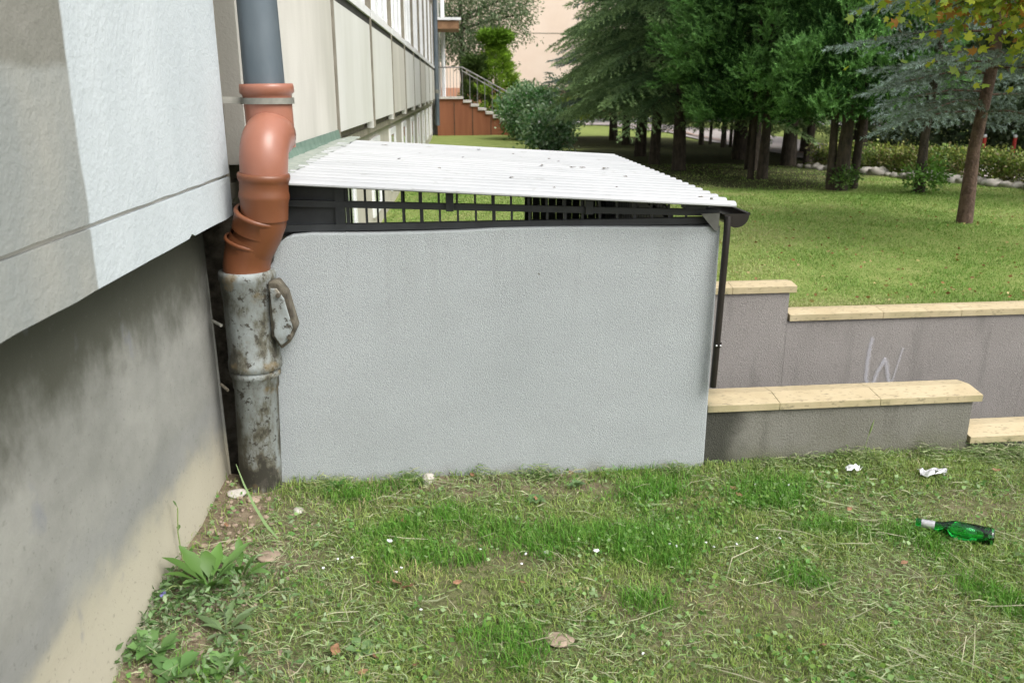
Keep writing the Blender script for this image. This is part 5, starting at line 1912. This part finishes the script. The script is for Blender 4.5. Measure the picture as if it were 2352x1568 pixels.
WH = [(-0.27, 2.586), (0.038, 2.518), (0.188, 2.474), (0.253, 2.474), (0.424, 2.474), (0.17, 2.421), (-0.233, 2.39), (-0.218, 2.411), (-0.146, 2.192), (0.472, 1.948), (0.677, 2.498), (0.697, 2.485),
      (0.984, 2.52), (0.906, 2.495), (1.066, 2.524), (1.125, 2.948), (1.249, 2.924), (-0.471, 2.432), (-0.431, 2.479), (-0.384, 2.48), (.80, 2.50), (.82, 2.47)]
WHL = ['larger white scrap at the left end of the scattered row', 'small white scrap, second from the left in the long row', 'small white scrap, left one of the close pair in mid lawn', 'small white scrap, right one of the close pair in mid lawn',
       'biggest and brightest white scrap, in the middle of the lawn', 'tiny white scrap just below the close pair in mid lawn', 'white scrap right above the two larger dead leaves', 'tiny white scrap a finger above the one over the dead leaves',
       'lone tiny white scrap in the lower left lawn', 'lone white scrap near the bottom edge, right of the beige stone', 'white scrap leading the cluster right of mid lawn', 'white scrap close behind the leader of the cluster right of mid lawn',
       'tiny white scrap in the right lawn, brightest of a loose three', 'tiny white scrap in the right lawn, left one of a loose three', 'tiny white scrap in the right lawn, right one of a loose three', 'tiny white scrap left of two just below the low wall',
       'tiny white scrap right of two just below the low wall', 'leftmost white scrap, near the leafy weeds', 'white scrap second nearest to the leafy weeds', 'white scrap third from the leafy weeds', 'tiny white scrap at the far end of the cluster right of mid lawn', 'tiny white scrap just under the end of the cluster right of mid lawn']
rr = random.Random(3)
for i, (x, y) in enumerate(WH):
    z = float(G(x, y)) + .024
    s_ = .0042 if i not in (4, 0) else .0075
    o = MB().blob((x, y, z), s_, jit=.9, flat=.6, seed=i).build('paper_scrap', M['white'], base=(x, y, z))
    props(o, WHL[i], 'litter', 'white scraps scattered over the grass')
DL = [(-0.286, 2.345), (-0.229, 2.342), (-0.189, 2.318), (-0.037, 2.327), (0.167, 2.311), (-0.233, 2.739), (0.418, 3.10), (-0.261, 1.99), (-0.153, 1.945), (-0.286, 1.916), (0.005, 1.908), (0.255, 2.871), (2.145, 3.016),
      (2.045, 2.795), (1.041, 2.884), (1.402, 2.723), (1.037, 2.936), (1.421, 2.358), (0.979, 1.951), (-0.374, 2.023), (-0.84, 2.68), (-.06, 3.09), (.02, 3.08)]
def dead_leaf(x, y, s_, i):
    z = float(G(x, y)) + .022
    rr = random.Random(i)
    az = rr.uniform(0, 6)
    vs_, fs = [], []
    prof = [0, .55, .9, 1, .75, .35, 0]
    n = len(prof)
    for j in range(n):
        t = j / (n - 1) - .5
        wv = prof[j] * .42 * rr.uniform(.75, 1.15)
        curl = .25 * (t * t) * s_
        for q in (-1, 0, 1):
            lx, ly, lz = t * s_ * 1.2, q * wv * s_ * .8, curl + (q * .12 * s_ if q else 0) + rr.uniform(-.07, .07) * s_
            vs_.append((x + lx * math.cos(az) - ly * math.sin(az), y + lx * math.sin(az) + ly * math.cos(az), z + lz))
    for j in range(n - 1):
        for q in range(2):
            a = j * 3 + q
            fs.append((a, a + 1, a + 4, a + 3))
    return MB().add(vs_, fs, True).build('dead_leaf', M['deadleaf'], base=(x, y, z))


DLL = ['small dead leaf just left of the two larger orange-brown leaves', 'left one of the two larger orange-brown leaves lying side by side', 'right one of the two larger orange-brown leaves lying side by side',
       'small dead leaf a hand right of the two larger leaves', 'small dead leaf in mid lawn below the row of white scraps', 'small dead leaf on dark grass between pipe and white scraps', 'rusty dead leaf at the foot of the white wall, above the bare soil patch',
       'small dead leaf near the bottom edge, right of the leafy weeds', 'small dead leaf near the bottom edge, second to the right of the leafy weeds', 'brown leaf scrap cut by the bottom edge, near the round-leaved weed', 'small dead leaf at the bottom edge left of the beige stone',
       'tiny dead leaf beside the small seedling left of the bare soil', 'rusty leaf right of the foil wrapper', 'rusty leaf between the foil wrapper and the green bottle', 'lower of two dead leaves below the shelter corner',
       'dark reddish leaf halfway between the shelter corner and the bottle', 'upper of two dead leaves below the shelter corner', 'small dead leaf down left of the green bottle', 'small dead leaf at the lower right, far below the bottle',
       'larger orange-brown leaf right of the leafy weeds at lower left', 'orange-brown leaf on bare soil against the concrete wall', 'dead leaf at the white wall foot, right of the rounded stone', 'second dead leaf at the white wall foot, right of the rounded stone']
for i, (x, y) in enumerate(DL):
    props(dead_leaf(x, y, .040 if i in (1, 2, 19) else .024, i + 40), DLL[i], 'leaf', 'dead leaves scattered over the grass')

# crumpled foil and a pale dock leaf
def crumple(x, y, s_, name, label, mat, seed, cat):
    z = float(G(x, y)) + .03
    r = random.Random(seed)
    n = 7
    vs_ = [(x + (i / (n - 1) - .5) * s_ * 2 + r.uniform(-.006, .006), y + (j / (n - 1) - .5) * s_ * .9 + r.uniform(-.005, .005), z + r.uniform(-.012, .016)) for j in range(n) for i in range(n)]
    fs = [(j * n + i, j * n + i + 1, (j + 1) * n + i + 1, (j + 1) * n + i) for j in range(n - 1) for i in range(n - 1) if r.random() < .85]
    o = MB().add(vs_, fs).build(name, M[mat], base=(x, y, z))
    md = o.modifiers.new('thick', 'SOLIDIFY')
    md.thickness = .0012
    return props(o, label, cat)


crumple(1.86, 2.985, .05, 'foil_wrapper', 'crumpled silvery foil wrapper on the cut grass near the low wall', 'foil', 3, 'litter')
crumple(1.565, 3.05, .028, 'paper_wrapper', 'small pale crumpled paper standing in the grass at the low wall', 'white', 8, 'litter')

# green bottle
bt = thing('bottle', 'empty green glass bottle lying in the cut grass', 'bottle', (1.70, 2.49, .03))
bdir = Vector((1.80, 2.43, .052)) - Vector((1.585, 2.568, .046))
bdir.normalize()
p0 = Vector((1.572, 2.577, .045))
prof = [(0, .0125), (.004, .0138), (.012, .0138), (.016, .0128), (.06, .0145), (.085, .0185), (.105, .0265), (.118, .0300), (.125, .0308), (.232, .0308), (.240, .0290), (.242, .010)]
mbx = MB()
mbx.tube([p0 + bdir * t for t, r in prof], [r for t, r in prof], 28, caps=False)
inner = [(0, .0095), (.06, .0115), (.085, .0155), (.105, .0235), (.122, .0278), (.228, .0278), (.232, .008)]
mbi = MB()
mbi.tube([p0 + bdir * t for t, r in reversed(inner)], [r for t, r in reversed(inner)], 28, caps=False)
mbx.add(mbi.v, mbi.f, True)
mbx.build('glass_body', M['bottle'], bt)
MB().tube([p0 + bdir * t for t in (.018, .06)], [.0142, .0156], 24, caps=False).build('neck_label', M['foil'], bt)

# ------------------------------------------------------------------ weeds
def leaf_blade(root, d, length, width, arch, seed, wavy=.22):
    """one broad leaf: stalk, then a blade folded on the midrib"""
    r = random.Random(seed)
    d = Vector(d).normalized()
    side = d.cross(Vector((0, 0, 1))).normalized()
    n = 9
    vs_, fs = [], []
    for j in range(n + 1):
        t = j / n
        p = Vector(root) + d * length * t + Vector((0, 0, arch * length * (t * 1.6 - 1.7 * t * t)))
        tt = max(0, (t - .25) / .75)
        w_ = width * (math.sin(math.pi * tt ** .75) if t > .25 else .05) + .0015
        w_ *= 1 + r.uniform(-wavy, wavy)
        vs_ += [p - side * w_ + Vector((0, 0, w_ * .35)), p, p + side * w_ + Vector((0, 0, w_ * .35))]
    for j in range(n):
        for q in range(2):
            a = j * 3 + q
            fs.append((a, a + 1, a + 4, a + 3))
    return MB().add(vs_, fs, True)


def weed(x, y, nl, length, width, label, seed, col, up=.9, name='weed'):
    z = float(G(x, y))
    t = thing(name, label, 'weed', (x, y, z))
    r = random.Random(seed)
    for i in range(nl):
        a = i * 2.4 + r.uniform(-.3, .3)
        el = r.uniform(.25, up)
        d = (math.cos(a), math.sin(a), el)
        L_ = length * r.uniform(.6, 1.1)
        o = leaf_blade((x, y, z + .005), d, L_, width * r.uniform(.7, 1.15), r.uniform(.1, .35), seed * 50 + i).build('leaf', M['weed'], t)
        c = np.array(col[r.randrange(len(col))]) * r.uniform(.8, 1.2)
        at = o.data.attributes.new('tint', 'FLOAT_COLOR', 'POINT')
        at.data.foreach_set('color', np.tile(np.append(c, 1), len(o.data.vertices)).astype(np.float32))
    return t


WC = [(.10, .20, .045), (.13, .24, .07), (.085, .17, .035)]
weed(-.80, 2.33, 13, .17, .021, 'leafy green weed with long broad leaves on the soil beside the concrete wall', 1, WC, 1.3)
weed(-.72, 2.38, 10, .13, .015, 'narrow-leaved weed just right of the tall leafy one', 2, WC, 1.6)
weed(-.86, 2.02, 10, .085, .019, 'broad-leaved weed at the bottom left beside the wall foot', 3, [(.09, .19, .05), (.12, .22, .07)], .7)
weed(-.78, 1.93, 10, .085, .019, 'low plantain-like weed at the very bottom left', 4, [(.10, .2, .06), (.13, .23, .08)], .6)
weed(-.66, 1.95, 9, .075, .014, 'round-leaved weed at the bottom, right of the plantain', 5, WC, .7)
weed(-.70, 2.12, 12, .12, .009, 'grey-green grassy weed between the leafy weeds', 6, [(.14, .2, .1), (.11, .17, .07)], .8)
weed(.424, 2.99, 7, .045, .013, 'tiny pale-leaved seedling below the white wall, beside bare soil', 7, [(.13, .21, .09)], 1.2)
weed(.254, 2.88, 8, .05, .014, 'small low-leaved seedling left of the bare soil patch', 8, [(.12, .2, .08)], .4)
weed(-.304, 2.03, 6, .06, .016, 'small round-leaved weed in the lower left grass', 9, [(.12, .2, .08)], .5)
weed(-.52, 3.02, 10, .06, .008, 'bright green tuft at the left foot of the white wall', 10, [(.05, .19, .03), (.08, .2, .04)], 1.5)
# long grass blade leaning against the concrete wall
tg = thing('wild_grass', 'single long bright blade of grass leaning to the left over bare soil', 'weed', (-.66, 2.62, .0))
b_ = MB()
pts = [Vector((-.655, 2.63, .02)), Vector((-.70, 2.66, .06)), Vector((-.745, 2.70, .115)), Vector((-.785, 2.745, .175)), Vector((-.815, 2.78, .235))]
wds = [.002, .0038, .0034, .0022, .0006]
vs_ = []
for p, w_ in zip(pts, wds):
    vs_ += [p + Vector((-w_, -w_, 0)), p + Vector((w_, w_, .001))]
b_.add(vs_, [(2 * i, 2 * i + 1, 2 * i + 3, 2 * i + 2) for i in range(4)], True)
o = b_.build('blade', M['weed'], tg)
at = o.data.attributes.new('tint', 'FLOAT_COLOR', 'POINT')
at.data.foreach_set('color', np.tile((.15, .24, .08, 1), len(o.data.vertices)).astype(np.float32))
# chicory with a violet flower and thin stems up the wall
def chicory(x, y, label, pts, fl, seed):
    z = float(G(x, y))
    t = thing('chicory_plant', label, 'weed', (x, y, z))
    MB().tube([(x, y, z)] + pts, .0022, 6).build('stem', M['stem'], t)
    e = Vector(pts[-1])
    if fl:
        for i in range(10):
            a = i * .628
            d = Vector((math.cos(a) * .5 + .55, math.sin(a) * .6 - .4, math.sin(a * 1) * .3 + .3)).normalized()
            sd_ = d.cross(Vector((0, 0, 1))).normalized() * .0035
            MB().add([e, e + d * .009 + sd_, e + d * .017 + sd_ * .6, e + d * .017 - sd_ * .6, e + d * .009 - sd_], [(0, 1, 2, 3, 4)]).build('petal', M['purple'], t)
    r = random.Random(seed)
    for i, p in enumerate(pts):
        o = leaf_blade(p, (r.uniform(-.2, 1), r.uniform(-1, 1), .4), .028, .004, .2, seed + i).build('leaf', M['weed'], t)
        at = o.data.attributes.new('tint', 'FLOAT_COLOR', 'POINT')
        at.data.foreach_set('color', np.tile((.09, .15, .05, 1), len(o.data.vertices)).astype(np.float32))


chicory(-.78, 2.30, 'thin stem bent to the left with a violet flower, against the wall foot', [(-.84, 2.29, .06), (-.89, 2.27, .075), (-.915, 2.245, .065)], True, 5)
chicory(-.915, 2.45, 'thin upright stem with small leaves growing close against the concrete wall', [(-.922, 2.46, .07), (-.925, 2.46, .15), (-.92, 2.47, .23)], False, 9)
# tall pale seed stem by the low wall
ts = thing('meadow_grass', 'tall thin seed stem standing in front of the low grey wall', 'weed', (1.56, 3.0, 0))
MB().tube([(1.56, 3.0, .0), (1.575, 3.01, .1), (1.595, 3.02, .19)], .0012, 5).build('stem', M['grass'] if False else M['stem'], ts)
MB().tube([(1.595, 3.02, .185), (1.602, 3.022, .21), (1.612, 3.025, .25)], [.0015, .004, .001], 6).build('seed_head', M['stem'], ts)
